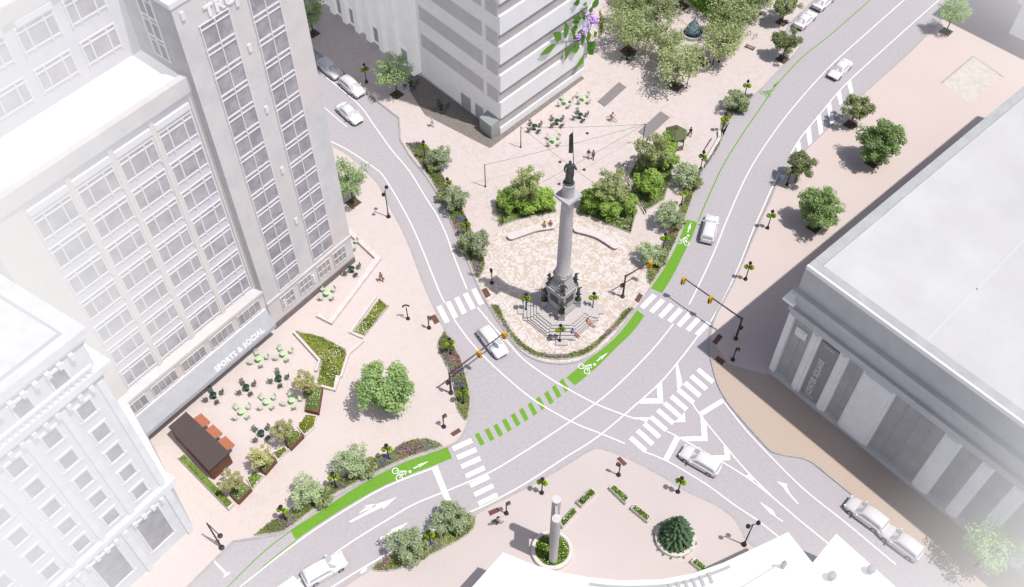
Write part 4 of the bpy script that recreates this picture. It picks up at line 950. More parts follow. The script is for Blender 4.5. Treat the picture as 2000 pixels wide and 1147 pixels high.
b = MB(); b.cyl((0, 0, .3), (-.05, 0, 2.4), .07, n=8); b.build('pole', 'iron', cl, True)
b = MB(); pts = [(.45 * math.sin(a) - .05, .1, 2.35 + .45 * math.cos(a)) for a in [(-1.5 + 2.6 * i / 8) for i in range(9)]]; b.tube(pts, .1, 8); b.build('lamp_head', 'iron', cl, True)
# pedestrian signal posts
ps = thing('pedestrian_signal', 'x', 'signal')
b = MB(); b.lathe([(.28, 0), (.26, .18), (.1, .35)], n=12); b.build('base', 'iron', ps, True)
b = MB(); b.cyl((0, 0, .3), (0, 0, 2.6), .075, n=8); b.build('pole', 'iron', ps, True)
b = MB(); b.box((.28, 0, 2.35), (.4, .3, .45)); b.box((.15, 0, 2.3), (.2, .06, .06)); hd = b.build('signal_head', 'brown_metal', ps)
b = MB(); b.box((.28, -.16, 2.35), (.28, .02, .3)); b.build('lens', 'lens_amber', hd)
for p, rz, l in (((961, 553), 1.9, 'dark pedestrian signal post on the monument mosaic by the left crossing'), ((838, 641), -.6, 'dark pedestrian signal post beside the left crossing on the west plaza'), ((867, 834), .5, 'dark pedestrian signal post above the flower bed at the lower crossing'),
                 ((1208, 928), 2.6, 'dark pedestrian signal post at the tip of the lower plaza'), ((989, 1003), .4, 'dark pedestrian signal post at the left side of the lower plaza'), ((1431, 703), -.2, 'dark pedestrian signal post in the corner building shadow')):
    place(ps, G3(*p), rz, l, 'pedestrian signal posts')
# mast-arm traffic signals
def mast(base, tip, h, heads, label, ped):
    p = G3(*base); t = thing('traffic_signal', label, 'traffic signal', p, 0, 'mast arm traffic signals')
    tp = Vector((*G(*tip, h), h)) - p; 
    b = MB(); b.lathe([(.3, 0), (.28, .2), (.15, .4)], n=12); b.build('base', 'brown_metal', t, True)
    b = MB(); b.cyl((0, 0, .3), (0, 0, h - .1), .15, .11, 10); b.ball((0, 0, h - .1), .16, 8, 6); b.build('pole', 'brown_metal', t, True)
    b = MB(); b.cyl((0, 0, h - .2), tuple(tp), .11, .07, 8); b.build('arm', 'brown_metal', t, True)
    d = Vector((tp.x, tp.y, 0)).normalized(); ang = math.atan2(d.y, d.x)
    for f in heads:
        q = Vector((0, 0, h - .2)).lerp(tp, f); n = Vector((d.y, -d.x, 0)); n = n if n.y < 0 else -n
        b = MB(); b.box((q.x, q.y, q.z - .45), (.42, .36, 1.15), ang)
        for k in range(3): b.cyl(tuple(q + n * .18 + Vector((0, 0, -.08 - .36 * k))), tuple(q + n * .4 + Vector((0, 0, -.06 - .36 * k))), .16, .16, 8, cap=False)
        hd = b.build('signal_head', 'yellow', t)
        for k, mm in enumerate(('lens_red', 'lens_amber', 'lens_green')):
            b = MB(); c = q + n * .185 + Vector((0, 0, -.08 - .36 * k)); b.cyl(tuple(c), tuple(c + n * .02), .13, n=10); b.build('lens', mm, hd)
    b = MB(); b.box((ped[0], ped[1], 2.3), (.4, .35, .5), ang); b.build('walk_signal', 'brown_metal', t)
    return t
mast((1216, 580), (1271, 511), 4.5, (.97,), 'brown mast signal with one yellow head over the right bed', (-.25, .1))
mast((1437, 662), (1335, 543), 4.5, (.99, .52), 'brown mast signal with two yellow heads reaching over the upper right crossing', (.25, .1))
mast((881, 768), (985, 650), 4.5, (.99, .53), 'brown mast signal with two yellow heads over the white car by the monument', (-.3, .05))

# ---- wires between slender poles
def pole(base, h, label, r=.07):
    p = G3(*base); t = thing('wire_pole', label, 'pole', p, 0, 'slender dark poles holding wires')
    b = MB(); b.cyl((0, 0, 0), (0, 0, h), r, r * .8, 8); b.cyl((0, 0, 0), (0, 0, .12), r * 2, r * 2, 10); b.build('shaft', 'iron', t, True)
    b = MB(); b.ball((0, 0, h), r * 1.3, 8, 6); b.build('cap', 'iron', t, True)
    return p + Vector((0, 0, h))
w1 = pole((1017, 288), 4.0, 'slender dark pole near the corner of the banded building'); w2 = pole((948, 365), 4.4, 'slender dark pole left of the monument trees'); w3 = pole((1254, 286), 4.4, 'slender dark pole left of the hexagonal pavilion')
w4 = pole((982, 436), 4.0, 'slender dark pole in the left monument bed'); w5 = pole((1231, 452), 4.0, 'slender dark pole in the right monument bed')
def wire(a, c, label, sag=.25, r=.018, bulbs=0, group='overhead wires'):
    pts = [a.lerp(c, i / 12) - Vector((0, 0, sag * 4 * (i / 12) * (1 - i / 12))) for i in range(13)]
    b = MB(); b.tube(pts, r, 4); t = thing('overhead_wire', label, 'wire', (0, 0, 0), 0, group)
    b.build('cable', 'iron', t)
    if bulbs:
        b = MB()
        for i in range(bulbs):
            f = (i + .5) / bulbs; q = a.lerp(c, f) - Vector((0, 0, sag * 4 * f * (1 - f) + .1)); b.ball(tuple(q), .1, 6, 4)
        b.build('bulbs', 'bulb', t)['kind'] = 'stuff'
wire(w1, w3, 'thin wire from the banded building pole to the pavilion pole'); wire(w2, w3, 'thin wire from the left pole to the pavilion pole'); wire(w1, w5, 'thin wire from the banded building pole over the right trees'); wire(w3, w4, 'thin wire from the pavilion pole down to the left bed pole')
g1 = pole((1219, 86), 4.4, 'slender dark pole at the left corner of the tree grove', .06); g2 = pole((1341, 172), 4.4, 'slender dark pole at the front corner of the tree grove', .06); g3 = pole((1392, 126), 4.4, 'slender dark pole at the right side of the tree grove', .06); g4 = pole((1442, 80), 4.4, 'slender dark pole by the far lawn of the grove', .06); g5 = pole((1272, 42), 4.4, 'slender dark pole deep in the tree grove', .06); g6 = pole((1322, -2), 4.4, 'slender dark pole at the far edge of the grove', .06)
for a, c, l in ((g1, g2, 'string of bulbs along the front of the tree grove'), (g5, g3, 'string of bulbs across the fountain in the grove'), (g6, g4, 'string of bulbs over the far lawn of the grove')): wire(a, c, l, .6, .022, 22, 'string lights in the grove')
# curved rail by the right beds
t = thing('curved_rail', 'dark curved double rail beside the round green bush', 'railing')
for dx in (0, 9):
    pw = smooth_line(GP([(1219 + dx, 318), (1215 + dx, 337), (1225 + dx * .8, 358), (1244 + dx * .4, 387), (1262, 416)], .6)); b = MB(); b.tube([(x, y, .75 - dx * .03) for x, y in pw], .05, 6)
    for i in range(0, len(pw), 5): b.cyl((pw[i][0], pw[i][1], .1), (pw[i][0], pw[i][1], .75 - dx * .03), .035, n=6)
    b.build('rail', 'iron', t)

# ---- cafe tables and chairs
def make_chair(mt):
    t = thing('cafe_chair', 'x', 'chair')
    b = MB(); b.box((0, 0, .45), (.44, .42, .035)); b.build('seat', mt, t)
    b = MB()
    for i in range(3): b.box((0, .23 + .02 * i, .58 + .12 * i), (.42, .025, .08))
    for sx in (-.2, .2): b.cyl((sx, .19, .45), (sx, .29, .88), .016, n=6)
    b.build('backrest', mt, t)
    for sx in (-.2, .2):
        b = MB(); b.cyl((sx, .18, .44), (sx, -.2, 0), .016, n=6); b.cyl((sx, -.18, .44), (sx, .22, 0), .016, n=6); b.build('leg', mt, t)
    return t
def make_table(mt, nm):
    t = thing('cafe_table', 'x', 'table')
    b = MB(); b.lathe([(.02, .71), (.38, .715), (.39, .73), (.38, .745), (.02, .75)], n=22); sharp(b.build('tabletop', mt, t, True), 60)
    b = MB(); b.cyl((0, 0, .03), (0, 0, .71), .035, n=8); b.lathe([(.26, 0), (.24, .03), (.05, .05)], n=14); b.build('pedestal', mt, t, True)
    return t
ch = {'d': make_chair('dark_chair'), 'm': make_chair('pale_chair')}; tb = {'d': make_table('dark_green', ''), 'm': make_table('mint', '')}
SETS = [(507, 706, 'm', .15, 'below the shop sign'), (555, 696, 'm', .3, 'nearest the grassy bed tip'), (546, 744, 'd', .05, 'in the terrace middle'), (483, 762, 'd', .4, 'left of the terrace middle'),
        (419, 777, 'd', .3, 'nearest the awning'), (523, 790, 'm', .55, 'between planters and terrace middle'), (572, 787, 'm', .1, 'beside the tall rusty planter'), (474, 809, 'm', .6, 'nearest the kiosk hatches'), (512, 851, 'd', .7, 'beside the planter trees'),
        (688, 531, 'd', .35, 'in the upper walled terrace'), (640, 578, 'm', .5, 'in the lower walled terrace'), (684, 482, 'm', .4, 'half hidden behind the tower'),
        (1104, 204, 'm', .2, 'nearest the banded building'), (1139, 197, 'm', .6, 'left of the grey shadow'), (1133, 231, 'd', .1, 'left of the orange cyclist'), (1088, 243, 'd', .5, 'in the north row middle'), (1044, 253, 'd', .35, 'nearest the wire pole'), (1081, 279, 'm', .55, 'beside the bronze flag'),
        (862, 214, 'd', .1, 'shaded by the banded building'), (803, 168, 'd', .2, 'behind the shaded street tree'), (1225, 116, 'd', .1, 'at the grove left edge'), (1331, 130, 'd', .5, 'under the grove front'), (1291, 163, 'm', .3, 'at the shaded grove front')]
wordc = {'d': ('dark green', 'dark grey'), 'm': ('mint green', 'pale green')}
for (px, py, k, rz, d) in SETS:
    p = G3(px, py); place(tb[k], p, 0, '%s round cafe table %s' % (wordc[k][0], d), 'round cafe tables', 1.05)
    for i in range(4):
        a = rz + math.pi / 2 * i + .25; q = p + Vector((math.cos(a), math.sin(a), 0)) * .98
        side = ('right', 'far', 'left', 'near')[int(((a + math.pi / 4) % (2 * math.pi)) / (math.pi / 2)) % 4]
        place(ch[k], q, a - math.pi / 2, '%s chair on the %s side of the table %s' % (wordc[k][1], side, d), 'cafe chairs round the tables', 1.14)

# ---- kiosk
kc = G3(389, 862)
kp = [Vector(G(*p, 2.6)) - Vector(kc[:2]) for p in ((364, 805), (449, 885), (409, 921), (329, 835))]
ki = thing('kiosk', 'long brown kiosk with a flat dark roof and three rusty hatches facing the tables', 'kiosk', kc)
cc_ = sum(kp, Vector((0, 0))) / 4
b = MB(); b.prism([tuple(cc_ + (p - cc_) * .95) for p in kp], 0, 2.4); b.build('body', 'corten', ki)
b = MB(); b.prism([tuple(p) for p in kp], 2.42, 2.6); b.build('roof', 'kiosk_roof', ki)
e1 = (kp[1] - kp[0]).normalized(); nn = (kp[0] - kp[3]).normalized(); LK = (kp[1] - kp[0]).length
b = MB()
for j in range(5): 
    q = kp[0] + e1 * LK * (.08 + .21 * j); 
for s0 in (.14, .42, .70):
    q0 = kp[0] + e1 * LK * s0 - nn * .1; q1 = kp[0] + e1 * LK * (s0 + .22) - nn * .1
    h = MB(); hv = [(q0.x, q0.y, 2.25), (q1.x, q1.y, 2.25), (q1.x + nn.x * 1.25, q1.y + nn.y * 1.25, 2.0), (q0.x + nn.x * 1.25, q0.y + nn.y * 1.25, 2.0)]
    h.quad(*hv); h.quad(*[(x, y, z - .07) for x, y, z in hv[::-1]])
    for i in range(4): a_, c_ = hv[i], hv[(i + 1) % 4]; h.quad(a_, (a_[0], a_[1], a_[2] - .07), (c_[0], c_[1], c_[2] - .07), c_)
    ho = h.build('hatch', 'corten_light', ki)
    st = MB()
    for q in (q0, q1): st.cyl((q.x, q.y, 1.5), (q.x + nn.x * 1.1, q.y + nn.y * 1.1, 1.98), .03, n=6)
    st.build('strut', 'kiosk_dark', ho)
    cn = MB(); m0, m1 = q0 - nn * .02, q1 - nn * .02; cn.quad((m0.x, m0.y, 1.0), (m1.x, m1.y, 1.0), (m1.x, m1.y, 2.1), (m0.x, m0.y, 2.1)); cn.build('opening', 'kiosk_dark', ho)
# ---- hexagonal pavilion
gc = G3(1316, 284); gz = thing('pavilion', 'small open hexagonal pavilion with an olive green pointed roof', 'pavilion', gc)
rz = G(1314, 250, 2.9); off = Vector((rz[0] - gc.x, rz[1] - gc.y)) * 0
hexp = lambda r, z, ph=.35: [(r * math.cos(ph + i * math.pi / 3) , r * math.sin(ph + i * math.pi / 3), z) for i in range(6)]
b = MB(); lo_, ap = hexp(1.75, 2.45), (0, 0, 3.5); b.add(lo_ + [ap], [(i, (i + 1) % 6, 6) for i in range(6)]); b.add(hexp(1.75, 2.33) + lo_, [(i, (i + 1) % 6, 6 + (i + 1) % 6, 6 + i) for i in range(6)]); b.add(hexp(1.75, 2.33), [tuple(range(6))])
ro = b.build('roof', 'olive_roof', gz); b = MB(); b.lathe([(.2, 3.3), (.16, 3.55), (.05, 3.75)], n=8); b.build('finial', 'olive_roof', ro, True)
for x, y, z in hexp(1.5, 0): b = MB(); b.cyl((x, y, 0), (x, y, 2.35), .07, n=8); b.build('post', 'wood', gz)
b = MB(); hp = hexp(1.5, 0)
for i in range(5): b.wall([hp[i][:2], hp[i + 1][:2]], .08, .1, .95)
b.build('balustrade', 'wood', gz)
# ---- grey patches painting cast shadows on the plaza
for lab, pts in (('grey painted shadow patch on the north plaza beside the orange cyclist', [(1167, 199), (1209, 161), (1223, 171), (1181, 209)]), ('grey painted shadow patch beside the pavilion', [(1246, 258), (1290, 218), (1308, 230), (1264, 270)])):
    pw = GP(pts); b = MB(); b.prism(pw, .12, .2); tag(b.build('shadow_patch', 'shadow_grey'), lab, 'painted shadow', 'grey painted shadows')
# ---- fountain
fc = G3(1352, 68); fo_ = thing('fountain', 'round fountain with a blue green bell under the grove trees', 'fountain', fc)
b = MB(); b.lathe([(1.75, 0), (1.75, .5), (1.5, .52), (1.5, .2), (.1, .2)], n=28); sharp(b.build('basin', 'granite', fo_, True)); b = MB(); b.lathe([(1.49, .36), (.02, .38)], n=24); b.build('water', 'pool', fo_, True)
b = MB(); b.lathe([(1.2, .4), (1.15, 1.2), (.8, 2.0), (.3, 2.6), (.1, 3.4), (.02, 3.8)], n=18); b.build('bell', 'pool', fo_, True)
# ---- low walls
def lowwall(name, label, pts, wd, h, mt='stone_white'):
    pw = GP(pts); b = MB(); b.wall(pw, wd, .12, .12 + h); return tag(b.build(name, mt), label, 'wall')
lowwall('terrace_wall', 'low white wall folding round the terrace beside the tower', [(679, 452), (739, 508), (645, 634), (622, 618)], .62, .5)
lowwall('low_wall', 'low white wall behind the bench rail in the right bed', [(1404, 258), (1405, 272), (1379, 316), (1372, 312)], .4, .45)
t = thing('bench_rail', 'slim dark rail beside the low white wall', 'rail'); a_, c_ = G(1389, 274), G(1374, 298); b = MB(); b.cyl((*a_, .5), (*c_, .5), .06, n=6); b.cyl((*a_, .1), (*a_, .5), .05, n=6); b.cyl((*c_, .1), (*c_, .5), .05, n=6); b.build('rail', 'iron', t)
lowwall('bed_wall', 'long thin white wall along the left side of the big grassy bed', [(575, 652), (625, 707), (618, 728)], .28, .5)
lowwall('bed_wall', 'stepped white wall along the right side of the big grassy bed', [(710, 668), (681, 694), (667, 738), (661, 738), (654, 764), (628, 757)], .3, .45)

# ------------------------------------------------------------------ trees
def crown_mesh(b, clumps, n_leaf, size, rnd, sq=0.85, droop=0.0, spread=0.95, tl=0.0):
    for c, r in clumps:
        ct = rnd.random() * .55
        for i in range(n_leaf):
            d = Vector((rnd.gauss(0, 1), rnd.gauss(0, 1), rnd.gauss(0, 1))).normalized(); q = c + Vector((d.x, d.y, d.z * sq)) * r * (rnd.random() ** .45) * spread
            nrm = (d * .6 + Vector((rnd.gauss(0, .5), rnd.gauss(0, .5), rnd.gauss(.75, .5)))).normalized()
            s = size * rnd.uniform(.6, 1.25); u = nrm.orthogonal().normalized(); a = rnd.random() * 6.28; v = nrm.cross(u)
            u, v = u * math.cos(a) + v * math.sin(a), v * math.cos(a) - u * math.sin(a); u *= s * .62; v *= s * .42; dn = Vector((0, 0, -s * droop))
            b.quad(q - u + dn, q - v, q + u + dn, q + v, 0, min(1, max(.001, ct + rnd.random() * .42 + d.z * .08 + tl)))
def make_tree(name, cat, h, cr, ch, base_z, n_clump, n_leaf, size, leaf, trunk_r=.12, stems=1, seed=1, hollow=.45, shape='round', clump_r=.32, tl=0.0):
    """trunk with limbs reaching into clumps of small leaves; crown centred at height h, radius cr, half height ch"""
    rnd = random.Random(seed); t = thing(name, 'x', cat); clumps = []
    for i in range(n_clump):
        for _ in range(60):
            p = Vector((rnd.uniform(-1, 1), rnd.uniform(-1, 1), rnd.uniform(-1, 1)))
            l = p.length
            if l > 1 or l < hollow: continue
            if shape == 'heart' and p.y > .1 and abs(p.x) < .22: continue
            if shape == 'egg': k = 1.0 - .35 * max(0, p.z)
            else: k = 1.0 - .18 * max(0, -p.z)
            break
        lob = 1 + .13 * math.sin(3 * math.atan2(p.y, p.x) + seed) + .08 * math.sin(5 * math.atan2(p.y, p.x) + 2 * seed)
        clumps.append((Vector((p.x * cr * k * lob * .88, p.y * cr * k * lob * .86, h + p.z * ch * .86)), cr * clump_r * rnd.uniform(.7, 1.25)))
    b = MB()
    tops = []
    for s in range(stems):
        a = 6.28 * s / max(1, stems) + seed; lean = 0 if stems == 1 else .22 * cr
        p0 = Vector((.1 * math.cos(a) * (stems > 1), .1 * math.sin(a) * (stems > 1), 0)); p1 = Vector((lean * math.cos(a), lean * math.sin(a), max(base_z, .3))); p2 = Vector((lean * 1.3 * math.cos(a), lean * 1.3 * math.sin(a), h))
        b.cyl(p0, p1, trunk_r * 1.25, trunk_r, 8); b.cyl(p1, p2, trunk_r, trunk_r * .5, 7); tops.append((p1, p2))
    for i, (c, r) in enumerate(clumps[:26]):
        p1, p2 = tops[i % len(tops)]; s = p1.lerp(p2, rnd.uniform(.0, .8)); mid = s.lerp(c, .55) + Vector((0, 0, -.08 * cr))
        b.cyl(s, mid, trunk_r * .42, trunk_r * .25, 5, cap=False); b.cyl(mid, c, trunk_r * .25, trunk_r * .08, 5, cap=False)
    b.build('trunk', 'bark', t, True)
    b = MB(); crown_mesh(b, clumps, n_leaf, size, rnd, tl=tl); b.build('crown', leaf, t)
    return t
def make_conifer(name, h, r, leaf, seed=4):
    rnd = random.Random(seed); t = thing(name, 'x', 'tree'); b = MB(); b.cyl((0, 0, 0), (0, 0, h * .95), .13, .03, 8); b.build('trunk', 'bark', t, True)
    b = MB(); n = 16
    for k in range(n):
        f = k / (n - 1); z = .35 + (h - .5) * f; rr = r * (1 - f) ** .85 + .12; nb = max(5, int(17 * (1 - f) + 5))
        for j in range(nb):
            a = 6.283 * (j + rnd.random() * .7) / nb; L_ = rr * rnd.uniform(.8, 1.1); d = Vector((math.cos(a), math.sin(a), -.22)); s = Vector((-math.sin(a), math.cos(a), 0))
            for q in range(9):
                tq = (q + 1) / 9; c = Vector((0, 0, z)) + d * L_ * tq; wd = .34 * (1 - tq * .6)
                for sg in (-1, 1): b.add([c, c + s * sg * wd + d * .22 + Vector((0, 0, rnd.uniform(-.12, .06))), c + d * .3], [(0, 1, 2)], 0, min(1, max(0.001, .15 + .5 * rnd.random() + .3 * tq)))
    b.build('crown', leaf, t); return t
def pit(p, s=1.25, rz=.8):
    b = MB(); b.box((p[0], p[1], .128), (s, s, .012), rz); struct(b.build('tree_pit', 'tactile' if s < 1.6 else 'soil'))
TG = 'street trees'
proto = {}
proto['heart'] = make_tree('street_tree', 'tree', 4.1, 3.55, 3.2, 1.0, 84, 120, .27, 'leaf_mid', .17, seed=3, shape='heart', hollow=.5, clump_r=.27)
place(proto['heart'], G3(757, 788), -.1, 'big heart shaped green tree alone on the west plaza', None)
proto['round'] = make_tree('street_tree', 'tree', 4.5, 3.1, 3.9, .9, 82, 115, .26, 'leaf_mid', .16, seed=7, shape='egg', hollow=.5, clump_r=.28)
place(proto['round'], G3(1703, 318), 0, 'large bright green tree on the right pavement, farther of two', TG); place(proto['round'], G3(1590, 444), 2.1, 'large bright green tree on the right pavement beside the corner building roof', TG, .93)
proto['airy'] = make_tree('street_tree', 'tree', 5.2, 3.3, 2.5, 2.0, 44, 58, .25, 'leaf_yellow', .11, seed=12, hollow=.35, clump_r=.28)
place(proto['airy'], G3(690, 396), 0, 'light airy yellow green tree against the tower', TG)
place(proto['airy'], G3(775, 185), 1.2, 'pale thin tree in the shade under the ribbed building', TG, .97); place(proto['airy'], G3(612, 66), 2.6, 'tree at the top of the upper left street', TG, .95)
place(proto['airy'], G3(1848, 62), .7, 'light green tree at the top right beside the wide road', TG, .82); place(proto['airy'], G3(1905, 1106), 3.8, 'faded light green tree in front of the corner building columns', TG, 1.0)
proto['dark'] = make_tree('street_tree', 'tree', 3.6, 2.3, 2.1, 1.0, 46, 90, .24, 'leaf_dark', .11, seed=21, hollow=.4, clump_r=.28)
place(proto['dark'], G3(1661, 244), 0, 'small dark olive tree by the striped road edge', TG); place(proto['dark'], G3(1553, 356), 1.7, 'small dark olive tree touching the basket lamp on the right pavement', TG, .95)
place(proto['dark'], G3(1528, 116), 2.9, 'dark olive tree by the parked white cars at the top', TG, .98); place(proto['dark'], G3(1527, 44), 4.2, 'greener tree behind the parked white cars at the top edge', TG, 1.05)
proto['grove'] = make_tree('grove_tree', 'tree', 4.4, 3.9, 2.0, 1.6, 66, 40, .27, 'leaf_grove', .13, seed=31, hollow=.35, clump_r=.25)
for i, (p, l, s) in enumerate((((1227, 100), 'olive green grove tree at the left front corner of the grove', .98), ((1319, 168), 'olive green grove tree nearest the pavilion', 1.0), ((1279, 57), 'olive green grove tree behind the left front one', .95), ((1404, 122), 'olive green grove tree right of the front one', .9),
        ((1331, 12), 'olive green grove tree beyond the fountain', .95), ((1424, 76), 'olive green grove tree at the right corner of the grove', 1.0), ((1236, 14), 'olive green grove tree at the far left by the lawn', .85), ((1385, -30), 'olive green grove tree beyond the far lawn', 1.0), ((1470, 28), 'olive green grove tree at the far right by the lawn', .9), ((1290, -42), 'olive green grove tree cut by the top edge', 1.0), ((1287, 120), 'olive green grove tree in the front row between two tree pits', .9), ((1400, 20), 'olive green grove tree at the near edge of the far lawn', .95), ((1445, 40), 'olive green grove tree at the right edge of the far lawn', .9), ((1222, 55), 'olive green grove tree beside the yellow hedge strip', .8))):
    place(proto['grove'], G3(*p), i * 1.3, l, 'trees of the grove', s * 1.15)
    if i < 10: pit(G(*(p if p != (1404, 122) else (1371, 121))), 2.1)
for p in ((690, 396), (775, 185), (612, 66), (1848, 62), (757, 790), (1661, 244), (1703, 318), (1590, 444), (1528, 116), (1527, 44)): pit(G(*p), 1.7)
proto['olive'] = make_tree('olive_tree', 'tree', 4.2, 2.5, 2.4, 1.2, 44, 80, .22, 'leaf_olive', .09, stems=3, seed=41, hollow=.3, clump_r=.24)
for i, (p, l, s) in enumerate((((1030, 402), 'feathery olive tree rising behind the left bright bushes', 1.05), ((1192, 405), 'feathery olive tree rising behind the right bright bushes', 1.08), ((1268, 338), 'feathery olive tree in front of the pavilion', 1.12))): place(proto['olive'], G3(*p), i * 2, l, 'olive trees behind the monument', s)
proto['bush'] = make_tree('green_bush', 'bush', 1.7, 1.75, 1.5, .4, 40, 105, .22, 'leaf_bright', .07, stems=3, seed=51, hollow=.35, clump_r=.33)
for i, (p, l, s) in enumerate((((995, 408), 'bright green bush at the left of the left monument bed', 1.05), ((1058, 406), 'bright green bush nearest the column in the left bed', 1.1), ((1028, 414), 'bright green bush in the middle of the left monument bed', .95), ((1155, 410), 'bright green bush nearest the column in the right bed', 1.1), ((1190, 424), 'bright green bush at the front of the right monument bed', 1.1),
        ((1222, 414), 'bright green bush at the right end of the right monument bed', 1.05), ((1265, 376), 'bright round green bush beside the dark curved rail', 1.25), ((1296, 326), 'bright green bush between olive tree and round bush', 1.1), ((1303, 292), 'bright green bush against the pavilion', .95))): place(proto['bush'], G3(*p), i * 1.1, l, 'bright bushes behind the monument', s)
proto['silver'] = make_tree('silver_shrub', 'shrub', 2.2, 1.95, 1.7, .6, 36, 74, .2, 'leaf_silver', .06, stems=4, seed=61, hollow=.3, clump_r=.28)
for i, (p, l, s) in enumerate((((861, 326), 'silver green shrub at the upper part of the long left bed', .95), ((891, 406), 'silver green shrub in the middle of the long left bed', 1.0), ((931, 494), 'silver green shrub at the lower end of the long left bed', 1.05), ((1430, 216), 'silver green shrub at the far end of the right bed', .95), ((1335, 362), 'silver green shrub right of the round bright bush', 1.0),
        ((1303, 442), 'silver green shrub in the right bed above the green lane', 1.05), ((1266, 512), 'silver green shrub under the mast signal arm', .9), ((692, 918), 'silver green shrub in the lane bed, nearer the crossing', 1.05), ((603, 975), 'silver green shrub in the lane bed, nearer the road edge', 1.0), ((796, 1082), 'silver green shrub in the lower bed, nearer the bottom edge', 1.1), ((880, 1032), 'silver green shrub in the lower bed, nearer the crosswalk', 1.1))): place(proto['silver'], G3(*p), i * .9, l, 'silver shrubs in the beds', s)
proto['low'] = make_tree('low_shrub', 'shrub', .8, 1.35, .7, .2, 26, 60, .21, 'leaf_dark', .05, stems=4, seed=66, hollow=.2, clump_r=.36, tl=.12)
for i, (p, l, s) in enumerate((((846, 330), 'low dark shrub below the upper shrub of the left bed', 1.0), ((868, 392), 'low dark shrub beside the middle lamp of the left bed', .9), ((912, 488), 'low dark shrub at the kerb of the left bed', 1.05), ((1448, 215), 'low dark shrub at the kerb of the right bed, far end', 1.0), ((1352, 362), 'low dark shrub beside the round bush in the right bed', 1.1), ((1318, 440), 'low dark shrub at the kerb beside the green lane', 1.0), ((1285, 512), 'low dark shrub behind the traffic signal arm', 1.0),
        ((716, 922), 'low dark shrub at the middle of the lane bed', 1.0), ((630, 978), 'low dark shrub at the left half of the lane bed', 1.05), ((818, 1078), 'low dark shrub in the lower bed by the bottom shrub', 1.05), ((902, 1028), 'low dark shrub in the lower bed by the crosswalk', 1.1), ((604, 770), 'low dark shrub in the tall rusty planter', .6))): place(proto['low'], G3(*p), i * .8, l, 'low dark shrubs in the beds', s)
proto['planter'] = make_tree('planter_tree', 'tree', 2.7, 1.55, 1.3, .9, 30, 46, .2, 'leaf_planter', .04, stems=5, seed=71, hollow=.25, clump_r=.26)
for i, (p, l) in enumerate((((603, 768), 'pale feathery tree in the tall rusty planter'), ((560, 862), 'pale feathery tree by the second rusty planter'), ((515, 914), 'pale feathery tree by the third rusty planter'), ((462, 962), 'pale feathery tree in the rusty planter nearest the kiosk'))): place(proto['planter'], G3(*p, .5), i * 1.4, l, 'pale trees along the planter row')

# ------------------------------------------------------------------ beds, planters
def plants(b, fl, poly, z, dens, hgt, size, rnd, flowers=(), blades=False, fdens=.0, patchy=True, cap=5200):
    A_ = area(poly); pts = sample(poly, min(cap, int(A_ * dens)), rnd)
    for x, y in pts:
        hh = hgt * (.45 + .55 * math.sin(x * 1.7 + 1.3 * math.sin(y * 1.1)) ** 2) * rnd.uniform(.5, 1.15); tn = min(1, max(.001, .5 + .35 * math.sin(x * .9 + y * 1.3) + rnd.uniform(-.4, .4)))
        a = rnd.random() * 6.28
        if blades:
            wv = size * .28; b.add([(x - wv * math.cos(a), y - wv * math.sin(a), z), (x + wv * math.cos(a), y + wv * math.sin(a), z), (x + rnd.gauss(0, .35) * hh, y + rnd.gauss(0, .35) * hh, z + hh)], [(0, 1, 2)], 0, tn)
        else:
            c = Vector((x, y, z + hh * rnd.random())); nrm = Vector((rnd.gauss(0, .5), rnd.gauss(0, .5), 1)).normalized(); u = nrm.orthogonal().normalized(); v = nrm.cross(u); u, v = u * math.cos(a) + v * math.sin(a), v * math.cos(a) - u * math.sin(a); s = size * rnd.uniform(.6, 1.3)
            b.quad(c - u * s * .6, c - v * s * .4, c + u * s * .6, c + v * s * .4, 0, tn)
    if flowers:
        cs = [(p, i % len(flowers), rnd.uniform(.5, 1.1)) for i, p in enumerate(sample(poly, max(3, int(A_ / 3.2)), rnd))]
        for x, y in sample(poly, min(2600, int(A_ * fdens)), rnd):
            p, k, r = min(cs, key=lambda q: (q[0][0] - x) ** 2 + (q[0][1] - y) ** 2)
            if patchy and math.hypot(p[0] - x, p[1] - y) > r * rnd.uniform(.3, 1.5): continue
            if rnd.random() < .25: k = rnd.randrange(len(flowers))
            s = rnd.uniform(.04, .07); zz = z + hgt * rnd.uniform(.75, 1.15); a = rnd.random() * 6.28
            fl.quad((x + s * math.cos(a), y + s * math.sin(a), zz), (x - s * math.sin(a), y + s * math.cos(a), zz + .02), (x - s * math.cos(a), y - s * math.sin(a), zz), (x + s * math.sin(a), y - s * math.cos(a), zz + .02), k)
def bed(label, pts, leaf='ground_leaf', dens=95, hgt=.45, size=.19, flowers=('purple', 'violet', 'pink', 'violet', 'purple', 'magenta'), fdens=30, seed=1, curb=True, cat='flower bed', name='flower_bed', blades=False, sm=True):
    pw = smooth_line(GP(pts) + [G(*pts[0])], 4)[:-1] if sm else GP(pts)
    c = (sum(p[0] for p in pw) / len(pw), sum(p[1] for p in pw) / len(pw)); t = thing(name, label, cat, (c[0], c[1], .12), 0, 'planted beds')
    lp = [(x - c[0], y - c[1]) for x, y in pw]; rnd = random.Random(seed)
    b = MB(); b.prism(lp, 0, .06); b.build('soil', 'turf_dark', t)
    if curb: b = MB(); b.wall(lp + [lp[0]], .16, 0, .12); b.build('edging', 'kerb', t)
    b, fl = MB(), MB(); plants(b, fl, lp, .06, dens, hgt, size, rnd, flowers, blades, fdens)
    b.build('foliage', leaf, t)['kind'] = 'stuff'
    if flowers and fl.f: fl.build('flowers', ['flower_' + f for f in flowers], t)['kind'] = 'stuff'
    return t
